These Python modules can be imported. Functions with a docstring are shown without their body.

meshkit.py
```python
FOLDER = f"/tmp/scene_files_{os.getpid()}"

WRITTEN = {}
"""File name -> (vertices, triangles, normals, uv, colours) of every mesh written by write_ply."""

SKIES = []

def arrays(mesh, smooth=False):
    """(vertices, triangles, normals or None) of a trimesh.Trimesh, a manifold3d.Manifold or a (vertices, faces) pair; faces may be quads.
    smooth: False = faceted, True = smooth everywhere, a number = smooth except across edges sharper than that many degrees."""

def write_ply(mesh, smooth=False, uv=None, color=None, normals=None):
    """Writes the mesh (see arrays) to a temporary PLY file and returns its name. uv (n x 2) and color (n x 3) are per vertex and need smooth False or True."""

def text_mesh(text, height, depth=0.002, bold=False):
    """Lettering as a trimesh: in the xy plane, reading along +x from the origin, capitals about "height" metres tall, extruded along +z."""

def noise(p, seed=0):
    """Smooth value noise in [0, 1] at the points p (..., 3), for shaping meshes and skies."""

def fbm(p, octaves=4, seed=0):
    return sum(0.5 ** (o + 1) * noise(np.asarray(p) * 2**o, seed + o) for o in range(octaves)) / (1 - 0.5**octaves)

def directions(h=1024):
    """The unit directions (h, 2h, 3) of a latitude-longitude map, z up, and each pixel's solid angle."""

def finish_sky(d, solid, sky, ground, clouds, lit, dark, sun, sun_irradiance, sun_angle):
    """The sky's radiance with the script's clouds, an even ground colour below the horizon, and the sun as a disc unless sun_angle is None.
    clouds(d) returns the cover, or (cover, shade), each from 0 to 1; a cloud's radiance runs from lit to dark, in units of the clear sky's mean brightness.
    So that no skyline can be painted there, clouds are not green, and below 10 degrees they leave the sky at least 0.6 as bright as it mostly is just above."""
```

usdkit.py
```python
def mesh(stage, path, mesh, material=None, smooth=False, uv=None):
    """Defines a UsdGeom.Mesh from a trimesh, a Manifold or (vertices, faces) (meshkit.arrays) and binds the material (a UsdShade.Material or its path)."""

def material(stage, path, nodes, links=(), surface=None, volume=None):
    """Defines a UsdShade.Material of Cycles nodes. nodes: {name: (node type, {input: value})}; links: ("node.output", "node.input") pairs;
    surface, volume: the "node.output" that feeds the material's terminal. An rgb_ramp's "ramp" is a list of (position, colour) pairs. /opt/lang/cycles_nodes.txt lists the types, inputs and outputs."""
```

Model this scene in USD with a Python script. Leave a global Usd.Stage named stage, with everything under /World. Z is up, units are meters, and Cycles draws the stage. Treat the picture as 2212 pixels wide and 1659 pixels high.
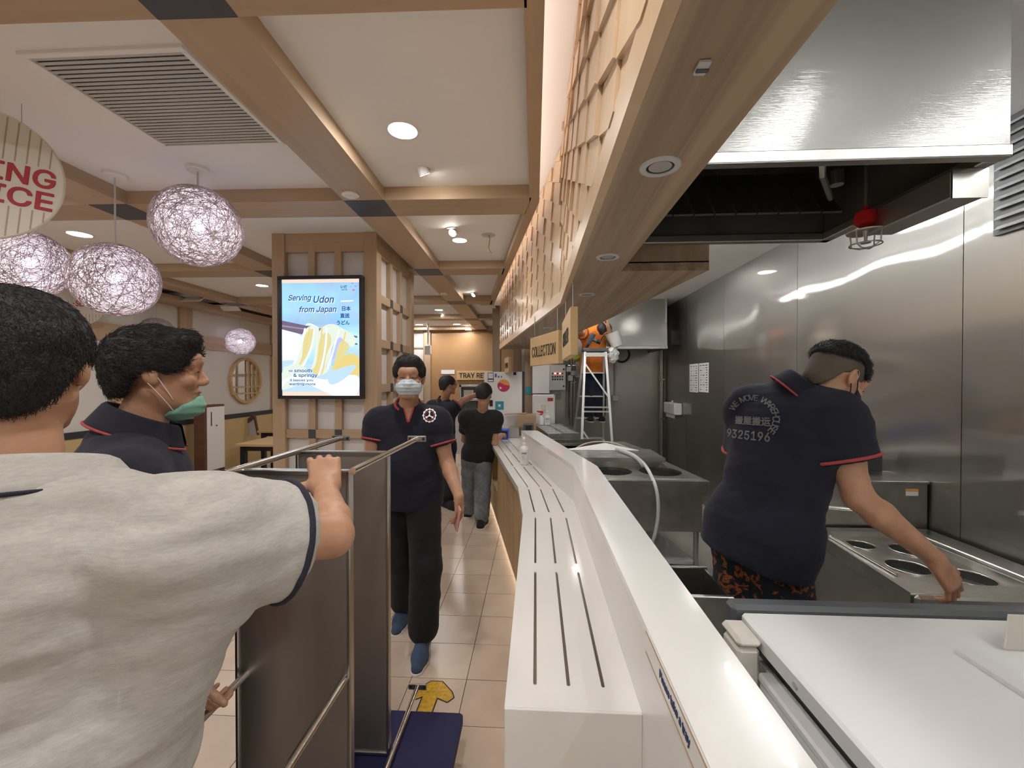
import math, glob, random
import numpy as np, trimesh, manifold3d, shapely
from shapely.geometry import Polygon, box as sbox
from shapely import affinity
from pxr import Usd, UsdGeom, UsdLux, UsdShade, Sdf, Gf
import usdkit, meshkit
random.seed(7)
RNG = np.random.default_rng(7)
stage = Usd.Stage.CreateInMemory()
UsdGeom.SetStageUpAxis(stage, 'Z'); UsdGeom.SetStageMetersPerUnit(stage, 1.0)
UsdGeom.Xform.Define(stage, '/World'); UsdGeom.Scope.Define(stage, '/World/Looks')
# ---------------------------------------------------------------- camera, light, exposure
EYE = 1.6; FPX = 900.0; CX, CY = 1106.0, 829.5
YAW = math.atan(48 / FPX); PITCH = -math.atan(9.5 / FPX)
_F = np.array([-math.sin(YAW) * math.cos(PITCH), math.cos(YAW) * math.cos(PITCH), math.sin(PITCH)])
_R = np.array([math.cos(YAW), math.sin(YAW), 0.0]); _U = np.cross(_R, _F)
cam = UsdGeom.Camera.Define(stage, '/World/camera')
cam.CreateHorizontalApertureAttr(36.0); cam.CreateFocalLengthAttr(36.0 * FPX / 2212.0)
cam.CreateVerticalApertureAttr(27.0); cam.CreateClippingRangeAttr(Gf.Vec2f(0.03, 200.0))
cam.AddTransformOp().Set(Gf.Matrix4d(*[float(x) for x in (*_R, 0, *_U, 0, *(-_F), 0, 0, 0, EYE, 1)]))
cam.CreateExposureAttr(1.0)
dome = UsdLux.DomeLight.Define(stage, '/World/dome_light'); dome.CreateIntensityAttr(0.012); dome.CreateColorAttr(Gf.Vec3f(1, .95, .9))
# lamp strengths: the lamps themselves are built further down
E_DOWN, E_SPOT, E_BULB, E_TUBE, E_COVE, E_SCREEN, E_KICK, E_FARKIT = 118.0, 40.0, 68.0, 27.0, 3.6, 0.66, 1.8, 34.0
# ---------------------------------------------------------------- helpers
def ray(u, v): return _F + (u - CX) / FPX * _R - (v - CY) / FPX * _U
def at(u, v, Y): d = ray(u, v); return d * (Y / d[1]) + [0, 0, EYE]           # the point at distance Y down the room
def atz(u, v, z): d = ray(u, v); return d * ((z - EYE) / d[2]) + [0, 0, EYE]  # the point at height z
def atx(u, v, x): d = ray(u, v); return d * (x / d[0]) + [0, 0, EYE]
V = lambda *a: np.array(a, float)
def unit(v): v = np.asarray(v, float); return v / max(np.linalg.norm(v), 1e-12)
cat_ = trimesh.util.concatenate
_names = {}
def numbered(parent, name):
    k = (parent, name); n = _names.get(k, 0); _names[k] = n + 1
    return name if n == 0 else f'{name}_{n:03d}'
BASES = {}
def setdata(p, label=None, category=None, group=None, kind=None):
    for k, v in (('label', label), ('category', category), ('group', group), ('kind', kind)):
        if v: p.SetCustomDataByKey(k, v)
def thing(name, label=None, category=None, base=(0, 0, 0), group=None, kind=None):
    path = '/World/' + numbered('/World', name)
    x = UsdGeom.Xform.Define(stage, path); x.AddTranslateOp().Set(Gf.Vec3d(*map(float, base)))
    setdata(x.GetPrim(), label, category, group, kind); BASES[path] = np.array(base, float)
    return path
def base_of(path):
    while path not in BASES and path != '/World': path = path.rsplit('/', 1)[0]
    return BASES.get(path, np.zeros(3))
def part(parent, name, mesh, m, smooth=False, label=None, kind=None):
    v, f, n = None, None, None
    path = parent + '/' + numbered(parent, name)
    if not isinstance(mesh, trimesh.Trimesh):
        a = meshkit.arrays(mesh); mesh = trimesh.Trimesh(a[0], a[1], process=False)
    mm = mesh.copy(); mm.apply_translation(-base_of(parent))
    g = usdkit.mesh(stage, path, mm, m, smooth)
    setdata(g.GetPrim(), label, None, None, kind)
    return path
def single(name, mesh, m, label=None, category=None, group=None, kind=None, smooth=False):
    path = part('/World', name, mesh, m, smooth)
    setdata(stage.GetPrimAtPath(path), label, category, group, kind)
    return path
def copy_of(path, loc, label, rotz=0, group=None):
    src = stage.GetPrimAtPath(path); name = path.rsplit('/', 1)[1]
    p = '/World/' + numbered('/World', name)
    x = UsdGeom.Xform.Define(stage, p); x.AddTranslateOp().Set(Gf.Vec3d(*map(float, loc)))
    if rotz: x.AddRotateZOp().Set(float(rotz))
    d = src.GetCustomData(); x.GetPrim().GetReferences().AddInternalReference(Sdf.Path(path)); x.GetPrim().SetInstanceable(True)
    setdata(x.GetPrim(), label, d.get('category'), group or d.get('group')); BASES[p] = np.array(loc, float)
    return p
def bx(x0, x1, y0, y1, z0, z1, c=0.0):
    lo = np.minimum([x0, y0, z0], [x1, y1, z1]); hi = np.maximum([x0, y0, z0], [x1, y1, z1])
    if c <= 0:
        b = trimesh.creation.box(hi - lo); b.apply_translation((lo + hi) / 2); return b
    c = min(c, (hi - lo).min() * .45); pts = []
    for sx in (0, 1):
        for sy in (0, 1):
            for sz in (0, 1):
                s = V(sx, sy, sz); p = lo + s * (hi - lo); q = c * (1 - 2 * s)
                pts += [p + q * [0, 1, 1], p + q * [1, 0, 1], p + q * [1, 1, 0]]
    return hull(pts)
def hull(pts):
    m = manifold3d.Manifold.hull_points(np.asarray(pts, float)).to_mesh()
    return trimesh.Trimesh(m.vert_properties[:, :3], m.tri_verts, process=False)
def obox(c, ax, ay, az, hx, hy, hz, ch=0.0):
    """box with half sizes hx,hy,hz along the axes ax,ay,az"""
    b = bx(-hx, hx, -hy, hy, -hz, hz, ch); M = np.eye(4); M[:3, 0] = unit(ax); M[:3, 1] = unit(ay); M[:3, 2] = unit(az); M[:3, 3] = c
    b.apply_transform(M); return b
def bar(p, q, w, h, up=(0, 0, 1), ch=0.0):
    p, q = np.asarray(p, float), np.asarray(q, float); d = unit(q - p); s = unit(np.cross(d, up)); u = np.cross(s, d)
    return obox((p + q) / 2, d, s, u, np.linalg.norm(q - p) / 2, w / 2, h / 2, ch)
def tube(pts, r, n=12, closed=False):
    pts = np.asarray(pts, float); k = len(pts); r = np.broadcast_to(np.asarray(r, float), (k,))
    if closed: t = np.roll(pts, -1, 0) - np.roll(pts, 1, 0)
    else: t = np.gradient(pts, axis=0)
    t /= np.maximum(np.linalg.norm(t, axis=1, keepdims=True), 1e-9)
    a = V(0, 0, 1) if abs(t[0][2]) < .9 else V(1, 0, 0)
    u = unit(np.cross(t[0], a)); rings = []
    th = np.linspace(0, 2 * np.pi, n, endpoint=False)
    for i in range(k):
        u = unit(u - t[i] * (u @ t[i])); w = np.cross(t[i], u)
        rings.append(pts[i] + r[i] * (np.cos(th)[:, None] * u + np.sin(th)[:, None] * w))
    vs = np.vstack(rings); fs = []
    for i in range(k if closed else k - 1):
        j = (i + 1) % k
        for q in range(n):
            q2 = (q + 1) % n; fs += [[i * n + q, i * n + q2, j * n + q2], [i * n + q, j * n + q2, j * n + q]]
    if not closed:
        c0, c1 = len(vs), len(vs) + 1; vs = np.vstack([vs, pts[0], pts[-1]])
        for q in range(n):
            q2 = (q + 1) % n; fs += [[c0, q2, q], [c1, (k - 1) * n + q, (k - 1) * n + q2]]
    return trimesh.Trimesh(vs, fs, process=False)
def cyl(p, q, r, n=24): return tube([p, q], r, n)
def spline(pts, n=40):
    from scipy.interpolate import CubicSpline
    pts = np.asarray(pts, float); d = np.r_[0, np.cumsum(np.linalg.norm(np.diff(pts, axis=0), axis=1))]
    return CubicSpline(d, pts)(np.linspace(0, d[-1], n))
def lathe(profile, n=32, origin=(0, 0, 0), axis=None):
    """profile: (radius, height) pairs from bottom to top"""
    pr = np.asarray(profile, float); th = np.linspace(0, 2 * np.pi, n, endpoint=False); k = len(pr)
    vs = np.vstack([np.c_[r * np.cos(th), r * np.sin(th), np.full(n, z)] for r, z in pr]); fs = []
    for i in range(k - 1):
        for q in range(n):
            q2 = (q + 1) % n; fs += [[i * n + q, i * n + q2, (i + 1) * n + q2], [i * n + q, (i + 1) * n + q2, (i + 1) * n + q]]
    m = trimesh.Trimesh(vs, fs, process=False)
    if axis is not None:
        m.apply_transform(trimesh.geometry.align_vectors([0, 0, 1], unit(axis)))
    m.apply_translation(origin); return m
def disc(c, nrm, r, t=.004, n=32): c = np.asarray(c, float); return cyl(c, c + unit(nrm) * t, r, n)
def prism(poly, z0, z1):
    if not isinstance(poly, (Polygon, shapely.MultiPolygon)): poly = Polygon(poly)
    ms = []
    for g in (poly.geoms if hasattr(poly, 'geoms') else [poly]):
        if g.area < 1e-6 or g.geom_type != 'Polygon': continue
        m = trimesh.creation.extrude_polygon(g, z1 - z0, engine='manifold') if False else extr(g, z1 - z0); m.apply_translation([0, 0, z0]); ms.append(m)
    return cat_(ms) if ms else None
def extr(g, h):
    g = shapely.geometry.polygon.orient(g)
    polys = [np.array(g.exterior.coords)[:-1]] + [np.array(i.coords)[:-1] for i in g.interiors]
    cs = manifold3d.CrossSection(polys, manifold3d.FillRule.EvenOdd)
    m = manifold3d.Manifold.extrude(cs, h).to_mesh()
    return trimesh.Trimesh(m.vert_properties[:, :3], m.tri_verts, process=False)
def frame_mat(o, ex, ey):
    ex = unit(ex); ez = unit(np.cross(ex, ey)); ey = np.cross(ez, ex); M = np.eye(4); M[:3, 0], M[:3, 1], M[:3, 2], M[:3, 3] = ex, ey, ez, o; return M
def put(mesh, o, ex, ey):
    m = mesh.copy(); m.apply_transform(frame_mat(o, ex, ey)); return m
_txt = {}
def text(s, height, depth=.0015, bold=True, cjk=False, width=None, slant=0):
    """lettering centred on the origin of the xy plane"""
    k = (s, cjk, bold)
    if k not in _txt:
        if not cjk: _txt[k] = meshkit.text_mesh(s, 1.0, .02, bold)
        else:
            from PIL import Image, ImageDraw, ImageFont
            ft = ImageFont.truetype(glob.glob('/opt/blender-*/*/datafiles/fonts/Noto Sans CJK Regular.woff2')[0], 96)
            x0, y0, x1, y1 = ft.getbbox(s, anchor='ls', stroke_width=3)
            im = Image.new('L', (x1 - x0 + 8, y1 - y0 + 8)); ImageDraw.Draw(im).text((4 - x0, 4 - y0), s, 255, ft, anchor='ls', stroke_width=3)
            on = np.pad(np.asarray(im) > 127, ((0, 0), (1, 1))).astype(np.int8)
            rows, st = np.nonzero(np.diff(on, axis=1) == 1); en = np.nonzero(np.diff(on, axis=1) == -1)[1]
            sh = shapely.union_all(shapely.box(st, -rows - 1, en, -rows)).buffer(.6).buffer(-.6).simplify(.7)
            sh = affinity.scale(sh, 1 / 84, 1 / 84, origin=(0, 0))
            _txt[k] = cat_([extr(g, .02) for g in (sh.geoms if hasattr(sh, 'geoms') else [sh])])
    m = _txt[k].copy(); b = m.bounds; m.apply_translation([-(b[0][0] + b[1][0]) / 2, -(b[0][1] + b[1][1]) / 2, 0])
    sx = height
    if width: sx = width / (b[1][0] - b[0][0])
    m.vertices[:, 0] += slant * m.vertices[:, 1]
    m.apply_scale([sx, height, depth / .02]); return m
# ---------------------------------------------------------------- materials
L = '/World/Looks/'
MATS = {}
def pm(name, color, rough=.5, metal=0., bump=None, var=None, **kw):
    """principled: bump = (scale, strength, distance), var = (scale, amount)"""
    if name in MATS: return MATS[name]
    nodes = {'p': ('principled_bsdf', dict(base_color=color, roughness=rough, metallic=metal, **kw))}; links = []
    if bump or var: nodes['g'] = ('geometry', {})
    if var:
        c = np.array(color); nodes['n'] = ('noise_texture', dict(scale=var[0], detail=4.0))
        nodes['r'] = ('rgb_ramp', dict(ramp=[(.3, tuple(c * (1 - var[1]))), (.7, tuple(np.minimum(c * (1 + var[1]), 1)))]))
        links += [('g.position', 'n.vector'), ('n.fac', 'r.fac'), ('r.color', 'p.base_color')]
    if bump:
        nodes['bn'] = ('noise_texture', dict(scale=bump[0], detail=3.0)); nodes['b'] = ('bump', dict(strength=bump[1], distance=bump[2]))
        links += [('g.position', 'bn.vector'), ('bn.fac', 'b.height'), ('b.normal', 'p.normal')]
    MATS[name] = usdkit.material(stage, L + name, nodes, links, surface='p.BSDF'); return MATS[name]
def wood(name, c1, c2, stretch, rough=.45, scale=1.0, bumpy=.12, lo=.32, hi=.68):
    """laminate: streaks drawn out along one axis; stretch = scale per axis"""
    nodes = {'g': ('geometry', {}), 'm': ('mapping', dict(scale=stretch)), 'n': ('noise_texture', dict(scale=scale, detail=6.0, roughness=.6, distortion=.6)),
             'r': ('rgb_ramp', dict(ramp=[(lo, c2), (.5, tuple((np.array(c1) + np.array(c2)) / 2)), (hi, c1)])),
             'b': ('bump', dict(strength=bumpy, distance=.002)), 'p': ('principled_bsdf', dict(roughness=rough))}
    links = [('g.position', 'm.vector'), ('m.vector', 'n.vector'), ('n.fac', 'r.fac'), ('r.color', 'p.base_color'), ('n.fac', 'b.height'), ('b.normal', 'p.normal')]
    MATS[name] = usdkit.material(stage, L + name, nodes, links, surface='p.BSDF'); return MATS[name]
def steel(name, color, rough, stretch=(1, 1, 60), wob=None, smudge=.12, two=None, bs=None):
    """brushed stainless sheet: fine drawn-out streaks, slow waviness of the sheet, smudges in the gloss"""
    nodes = {'g': ('geometry', {}), 'm': ('mapping', dict(scale=stretch)), 'n': ('noise_texture', dict(scale=14.0, detail=3.0)),
             'n2': ('noise_texture', dict(scale=2.2, detail=5.0)), 'mr': ('map_range', dict(from_min=.3, from_max=.75, to_min=rough - smudge * .5, to_max=rough + smudge)),
             'b': ('bump', dict(strength=bs or (.12 if not wob else .03), distance=.001)), 'p': ('principled_bsdf', dict(base_color=color, metallic=1.0, roughness=rough))}
    links = [('g.position', 'm.vector'), ('m.vector', 'n.vector'), ('g.position', 'n2.vector'), ('n2.fac', 'mr.value'), ('mr.result', 'p.roughness'), ('n.fac', 'b.height'), ('b.normal', 'p.normal')]
    if wob:
        nodes['m3'] = ('mapping', dict(scale=wob[2] if len(wob) > 2 else (1, 1, 1)))
        nodes['n3'] = ('noise_texture', dict(scale=wob[0], detail=1.0)); nodes['b3'] = ('bump', dict(strength=1.0, distance=wob[1]))
        links += [('g.position', 'm3.vector'), ('m3.vector', 'n3.vector'), ('n3.fac', 'b3.height'), ('b3.normal', 'b.normal')]
    if two:   # a second, blunter lobe: the scatter of the brushed grain
        nodes['p2'] = ('principled_bsdf', dict(base_color=color, metallic=1.0, roughness=two)); nodes['mc'] = ('mix_closure', dict(fac=.62)); links += [('p.BSDF', 'mc.closure1'), ('p2.BSDF', 'mc.closure2')]
        if wob: links.append(('b3.normal', 'p2.normal'))
    MATS[name] = usdkit.material(stage, L + name, nodes, links, surface='mc.closure' if two else 'p.BSDF'); return MATS[name]
def emit(name, color, strength):
    MATS[name] = usdkit.material(stage, L + name, {'e': ('emission', dict(color=color, strength=strength))}, surface='e.emission'); return MATS[name]
OAK = (.50, .365, .245); OAKD = (.43, .305, .195)
wood('oak_beam_y', OAK, OAKD, (14, .8, 14)); wood('oak_beam_x', OAK, OAKD, (.8, 14, 14)); wood('oak_z', OAK, OAKD, (14, 14, .8))
wood('grey_oak', (.44, .325, .215), (.29, .205, .13), (22, .55, 22), .5, lo=.38, hi=.62)
wood('grey_oak_z', (.40, .295, .195), (.31, .225, .145), (16, 16, .8), .5)
wood('scale_oak', (.68, .50, .32), (.60, .43, .265), (10, 10, .9), .30)
wood('sign_oak', (.60, .41, .20), (.54, .36, .17), (10, .8, 14), .5)
wood('table_oak', (.62, .42, .22), (.55, .36, .18), (.9, 12, 12), .45)
wood('cabinet_oak', (.54, .38, .20), (.45, .30, .15), (20, 20, .7), .5, bumpy=.25)
wood('walnut', (.16, .07, .045), (.11, .045, .03), (3, 12, 12), .45)
pm('white_paint', (.86, .85, .84), .7, bump=(90, .05, .002)); pm('cove_paint', (.84, .82, .80), .7)
pm('wall_cream', (.70, .67, .62), .75, bump=(60, .08, .002)); pm('yellow_panel', (.62, .45, .22), .6, var=(1.2, .06)); pm('dark_band', (.035, .04, .05), .4)
pm('dark_square', (.055, .062, .075), .45); pm('frosted', (.66, .63, .61), .55)
pm('solid_white', (.80, .785, .75), .16, var=(2.5, .025), coat_weight=.3); pm('solid_white_side', (.78, .765, .735), .25, var=(2.0, .02))
pm('groove_steel', (.32, .29, .27), .3, 1.0)
for i, (c, a) in enumerate([((.66, .54, .43), .07), ((.64, .52, .41), .08), ((.68, .56, .445), .06), ((.62, .50, .395), .09)]): pm(f'floor_tile_{i}', c, .24, var=(5, a), bump=(25, .1, .002))
pm('grout', (.17, .12, .085), .8); pm('kitchen_tile', (.30, .27, .24), .35, var=(4, .15))
steel('steel_wall', (.37, .355, .34), .04, (1, 60, 1), (1.4, .042, (1, .75, .6)), .02, .50)
steel('steel_hood', (.38, .375, .36), .05, (1, 1, 50), (1.0, .014), .03, .45, .22); steel('steel_sheet', (.56, .55, .52), .27, (60, 1, 1), None, .1)
steel('steel_top', (.66, .65, .62), .25, (1, 50, 50), None, .1); steel('steel_dark', (.47, .45, .42), .38, (50, 1, 1), None, .1)
steel('steel_shelf', (.50, .46, .43), .30, (50, 1, 1), None, .06, .6)
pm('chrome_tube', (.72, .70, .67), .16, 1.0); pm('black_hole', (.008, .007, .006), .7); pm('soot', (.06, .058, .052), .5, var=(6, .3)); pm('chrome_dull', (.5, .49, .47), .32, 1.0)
pm('plastic_white', (.84, .83, .81), .35); pm('plastic_cream', (.72, .67, .60), .4, var=(14, .05)); pm('plastic_grey', (.10, .105, .115), .45); pm('plastic_light_grey', (.55, .56, .57), .4)
pm('black_metal', (.012, .013, .016), .4); pm('black_plastic', (.015, .015, .017), .4); pm('ink_black', (.02, .018, .02), .6); pm('ink_navy', (.02, .03, .12), .6); pm('ink_red', (.42, .03, .035), .6); pm('ink_white', (.85, .85, .85), .6)
pm('blue_plastic', (.04, .10, .62), .4); pm('navy_deck', (.014, .014, .075), .7, bump=(300, .3, .002)); pm('yellow_tape', (.62, .37, .035), .5, var=(60, .25)); pm('cardboard', (.46, .32, .19), .8, var=(9, .06))
pm('paper', (.82, .81, .80), .8); pm('orange_sticker', (.85, .38, .10), .5); pm('magenta_sticker', (.55, .03, .13), .5); pm('teal_sticker', (.04, .30, .38), .5); pm('red_paint', (.55, .02, .02), .35)
pm('silver_cable', (.55, .40, .33), .5); pm('aluminium', (.80, .80, .80), .35, .75); pm('brown_wallpaper', (.40, .23, .105), .38, var=(140, .13), bump=(160, .25, .003))
pm('frame_black', (.015, .016, .024), .3); pm('mirror', (.85, .84, .82), .03, 1.0); pm('led_red', (.7, .05, .03), .3); pm('food', (.75, .68, .5), .6, var=(70, .25)); pm('clear_plastic', (.75, .76, .78), .12, transmission_weight=.55, ior=1.2)
pm('lens_grey', (.45, .43, .41), .15); pm('green_tape', (.3, .32, .02), .5); pm('hose', (.62, .60, .60), .35)
emit('lamp_warm', (1.0, .975, .965), E_DOWN); emit('lamp_spot', (1.0, .9, .78), E_SPOT); emit('lamp_bulb', (.86, .86, 1.0), E_BULB); emit('lamp_tube', (.97, 1.0, .985), E_TUBE); emit('lamp_tube_front', (.97, 1.0, .985), E_TUBE * .85); emit('lamp_cove', (1.0, .84, .76), E_COVE); emit('lamp_kick', (1.0, .78, .55), E_KICK); emit('lamp_far', (1.0, .96, .9), E_FARKIT)
emit('lamp_dim', (1.0, .93, .85), 18.0); emit('indicator_red', (1, .18, .12), 3.0)
MATS['shade_paper'] = usdkit.material(stage, L + 'shade_paper', {'t': ('translucent_bsdf', dict(color=(.86, .82, .84))), 'd': ('diffuse_bsdf', dict(color=(.80, .74, .74))), 'tr': ('transparent_bsdf', dict(color=(1, 1, 1))), 'm1': ('mix_closure', dict(fac=.35)), 'm2': ('mix_closure', dict(fac=.10))},
    [('t.BSDF', 'm1.closure1'), ('d.BSDF', 'm1.closure2'), ('m1.closure', 'm2.closure1'), ('tr.BSDF', 'm2.closure2')], surface='m2.closure')
pm('shade_thread', (.50, .42, .43), .7); pm('shade_thread_light', (.86, .80, .78), .6)
# ---------------------------------------------------------------- the room shell
# floor: tiles of 0.297 m on a bed of grout
FL = thing('floor', kind='structure')
part(FL, 'grout_bed', bx(-5.3, 2.2, -2.6, 9.7, -.06, -.004), MATS['grout'])
TP = .2975; TX0 = -.0615; TY0 = 2.19
far = []
for i in range(-18, 8):
    for j in range(-17, 26):
        x0 = TX0 + i * TP; y0 = TY0 + j * TP
        t = bx(x0 + .002, x0 + TP - .002, y0 + .002, y0 + TP - .002, -.012, RNG.uniform(-.0004, .0004))
        if -7 <= i <= 0 and -2 <= j <= 23: part(FL, 'tile', t, MATS[f'floor_tile_{(i * 7 + j * 3 + (i * j) % 5) % 4}'])
        elif x0 > -5.3 and x0 < .4 and y0 > -2.6 and y0 < 9.5: far.append(t)
part(FL, 'tile', cat_(far), MATS['floor_tile_0'], kind='stuff')
single('floor', prism([(.3, -2.4), (2.0, -2.4), (2.0, 6.64), (-.05, 6.64), (.02, 5.2), (.3, 2.6)], 0, .12), MATS['kitchen_tile'], kind='structure')
# dining walls
WL = thing('wall_left', kind='structure'); XL = -5.0
part(WL, 'plaster', bx(XL - .1, XL, -2.6, 9.7, 0, 3.0), MATS['wall_cream'])
for k in range(-1, 5):
    y = -.55 + 2.05 * k; 
    part(WL, 'post', bx(XL, XL + .035, y, y + .22, 1.02, 2.62), MATS['oak_z']); part(WL, 'rail', bx(XL, XL + .033, y + .22, y + 2.05, 2.06, 2.26), MATS['oak_beam_y'])
    part(WL, 'square', bx(XL, XL + .038, y - .003, y + .223, 2.05, 2.27), MATS['dark_square'])
    part(WL, 'panel', bx(XL, XL + .03, y + .003, y + 2.045, 0.1, .96), MATS['yellow_panel'])
part(WL, 'band', bx(XL, XL + .04, -2.6, 9.5, .96, 1.03), MATS['dark_band'])
part(WL, 'cornice', bx(XL, XL + .30, -2.6, 9.5, 2.62, 2.70), MATS['oak_beam_y'])
WB = thing('wall_front', kind='structure'); YB = 9.3
part(WB, 'plaster', bx(-5.1, -2.35, YB, YB + .1, 0, 3.0), MATS['wall_cream']); part(WB, 'wallpaper', bx(-2.35, 0.05, YB, YB + .1, 0, 3.0), MATS['brown_wallpaper'])
for k in range(5): part(WB, 'grid_bar', bx(-4.9 + .6 * k, -4.87 + .6 * k, YB - .02, YB, .0, 2.7), MATS['grey_oak_z'])
part(WB, 'post', bx(-2.47, -2.33, YB - .06, YB, 0, 2.7), MATS['oak_z'])
for k in range(4): part(WB, 'grid_rail', bx(-5, -2.4, YB - .018, YB, .5 + .6 * k, .53 + .6 * k), MATS['grey_oak_z'])
single('wall_rear', bx(-5.1, 2.1, -2.7, -2.6, 0, 3.0), MATS['wall_cream'], kind='structure')
# kitchen walls: stainless sheets with joints
WR = thing('wall_right', kind='structure'); XR = 2.0
part(WR, 'backing', bx(XR + .006, XR + .1, -2.6, 6.8, 0, 3.0), MATS['steel_dark'])
ys = [-2.6, -.4, .83, 2.06, 3.29, 4.52, 5.6, 6.64]
for a_, b_ in zip(ys[:-1], ys[1:]):
    z0 = 0.12
    part(WR, 'sheet', bx(XR, XR + .006, a_ + .002, b_ - .002, z0, 2.7), MATS['steel_wall'])
WK = thing('wall_back', kind='structure'); YK = 6.64
part(WK, 'backing', bx(-.2, XR, YK + .006, YK + .1, 0, 3.0), MATS['steel_dark'])
for a_, b_ in ((-.2, .55), (.55, 1.25), (1.25, 2.0)): part(WK, 'sheet', bx(a_ + .002, b_ - .002, YK, YK + .006, .12, 2.7), MATS['steel_dark'])
single('wall_back', bx(-.35, .28, YK + .3, YK + .4, 0, 2.9), MATS['grey_oak_z'], kind='structure')
CK = single('ceiling', prism([(.10, -2.6), (2.1, -2.6), (2.1, 6.8), (-.5, 6.8), (-.4, 6.2), (.22, 2.47), (.22, -2.6)], 2.70, 2.78), MATS['white_paint'], kind='structure')
# dining ceiling: recessed white panels between oak beams, dark squares where they cross; the grid sits a degree off the aisle
CE = thing('ceiling', kind='structure')
ROTC = 1.03
region = Polygon([(-5.1, -2.7), (-.03, -2.7), (-.02, 2.55), (-.62, 6.05), (-.66, 9.4), (-5.1, 9.4)])
def ceil_poly(x0, x1, y0, y1): return affinity.rotate(sbox(x0, y0, x1, y1), ROTC, origin=(0, 0)).intersection(region)
def cpart(name, x0, x1, y0, y1, z0, z1, m, lip=0):
    z1 = min(z1, 2.79)
    p = prism(ceil_poly(x0, x1, y0, y1), z0, z1)
    if p is not None: part(CE, name, p, MATS[m])
BW = .125
lon = [.62, -1.0, -2.63, -4.26, -5.89]; trn = [-2.15, -.5, 1.12, 2.66, 4.25, 5.95, 7.6, 9.25]
CE_BASE = bx(-5.1, -.02, -2.7, 9.4, 2.86, 2.98)
part(CE, 'slab', prism(region, 2.971, 3.0), MATS['white_paint'])
for a_ in lon:
    for k in range(len(trn) - 1): cpart('beam', a_ - BW, a_ + BW, trn[k] + BW, trn[k + 1] - BW, 2.70, 2.88, 'oak_beam_y')
    for t_ in trn:
        cpart('square', a_ - BW, a_ + BW, t_ - BW, t_ + BW, 2.698, 2.88, 'dark_square')
for k in range(len(lon) - 1):
    x1, x0 = lon[k] - BW, lon[k + 1] + BW
    for t_ in trn: cpart('beam', x0, x1, t_ - BW, t_ + BW, 2.70, 2.88, 'oak_beam_x')
    for j in range(len(trn) - 1):
        y0, y1 = trn[j] + BW, trn[j + 1] - BW
        cpart('panel', x0 - .001, x1 + .001, y0 - .001, y1 + .001, 2.78, 2.88, 'white_paint')
# border beam along the canopy, the cove above it with its hidden LED strip
EDGE = [(.03, -2.6), (.03, 2.60), (-.60, 6.15)]
def offset_path(path, d):
    p = np.array(path, float); out = []
    for i in range(len(p)):
        t = unit((p[min(i + 1, len(p) - 1)] - p[i]) if i == 0 else (p[i] - p[i - 1])) + (unit(p[i + 1] - p[i]) if 0 < i < len(p) - 1 else 0)
        t = unit(t); out.append(p[i] + d * V(t[1], -t[0]))
    return [tuple(x) for x in out]
def strip(path, d0, d1): return Polygon(offset_path(path, d0) + offset_path(path, d1)[::-1])
TB = thing('trim', kind='structure')
part(TB, 'border_beam', prism(strip(EDGE, -.06, 0), 2.70, 2.795), MATS['oak_beam_y'])
part(TB, 'cove_ceiling', prism(strip(EDGE, -.02, .20), 2.97, 3.0), MATS['cove_paint'])
part(TB, 'cove_back', prism(strip(EDGE, -.19, -.17), 2.791, 2.97), MATS['cove_paint'])
part(TB, 'cove_end', bx(-.80, -.42, 6.16, 6.19, 2.70, 2.98), MATS['cove_paint'])
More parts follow.
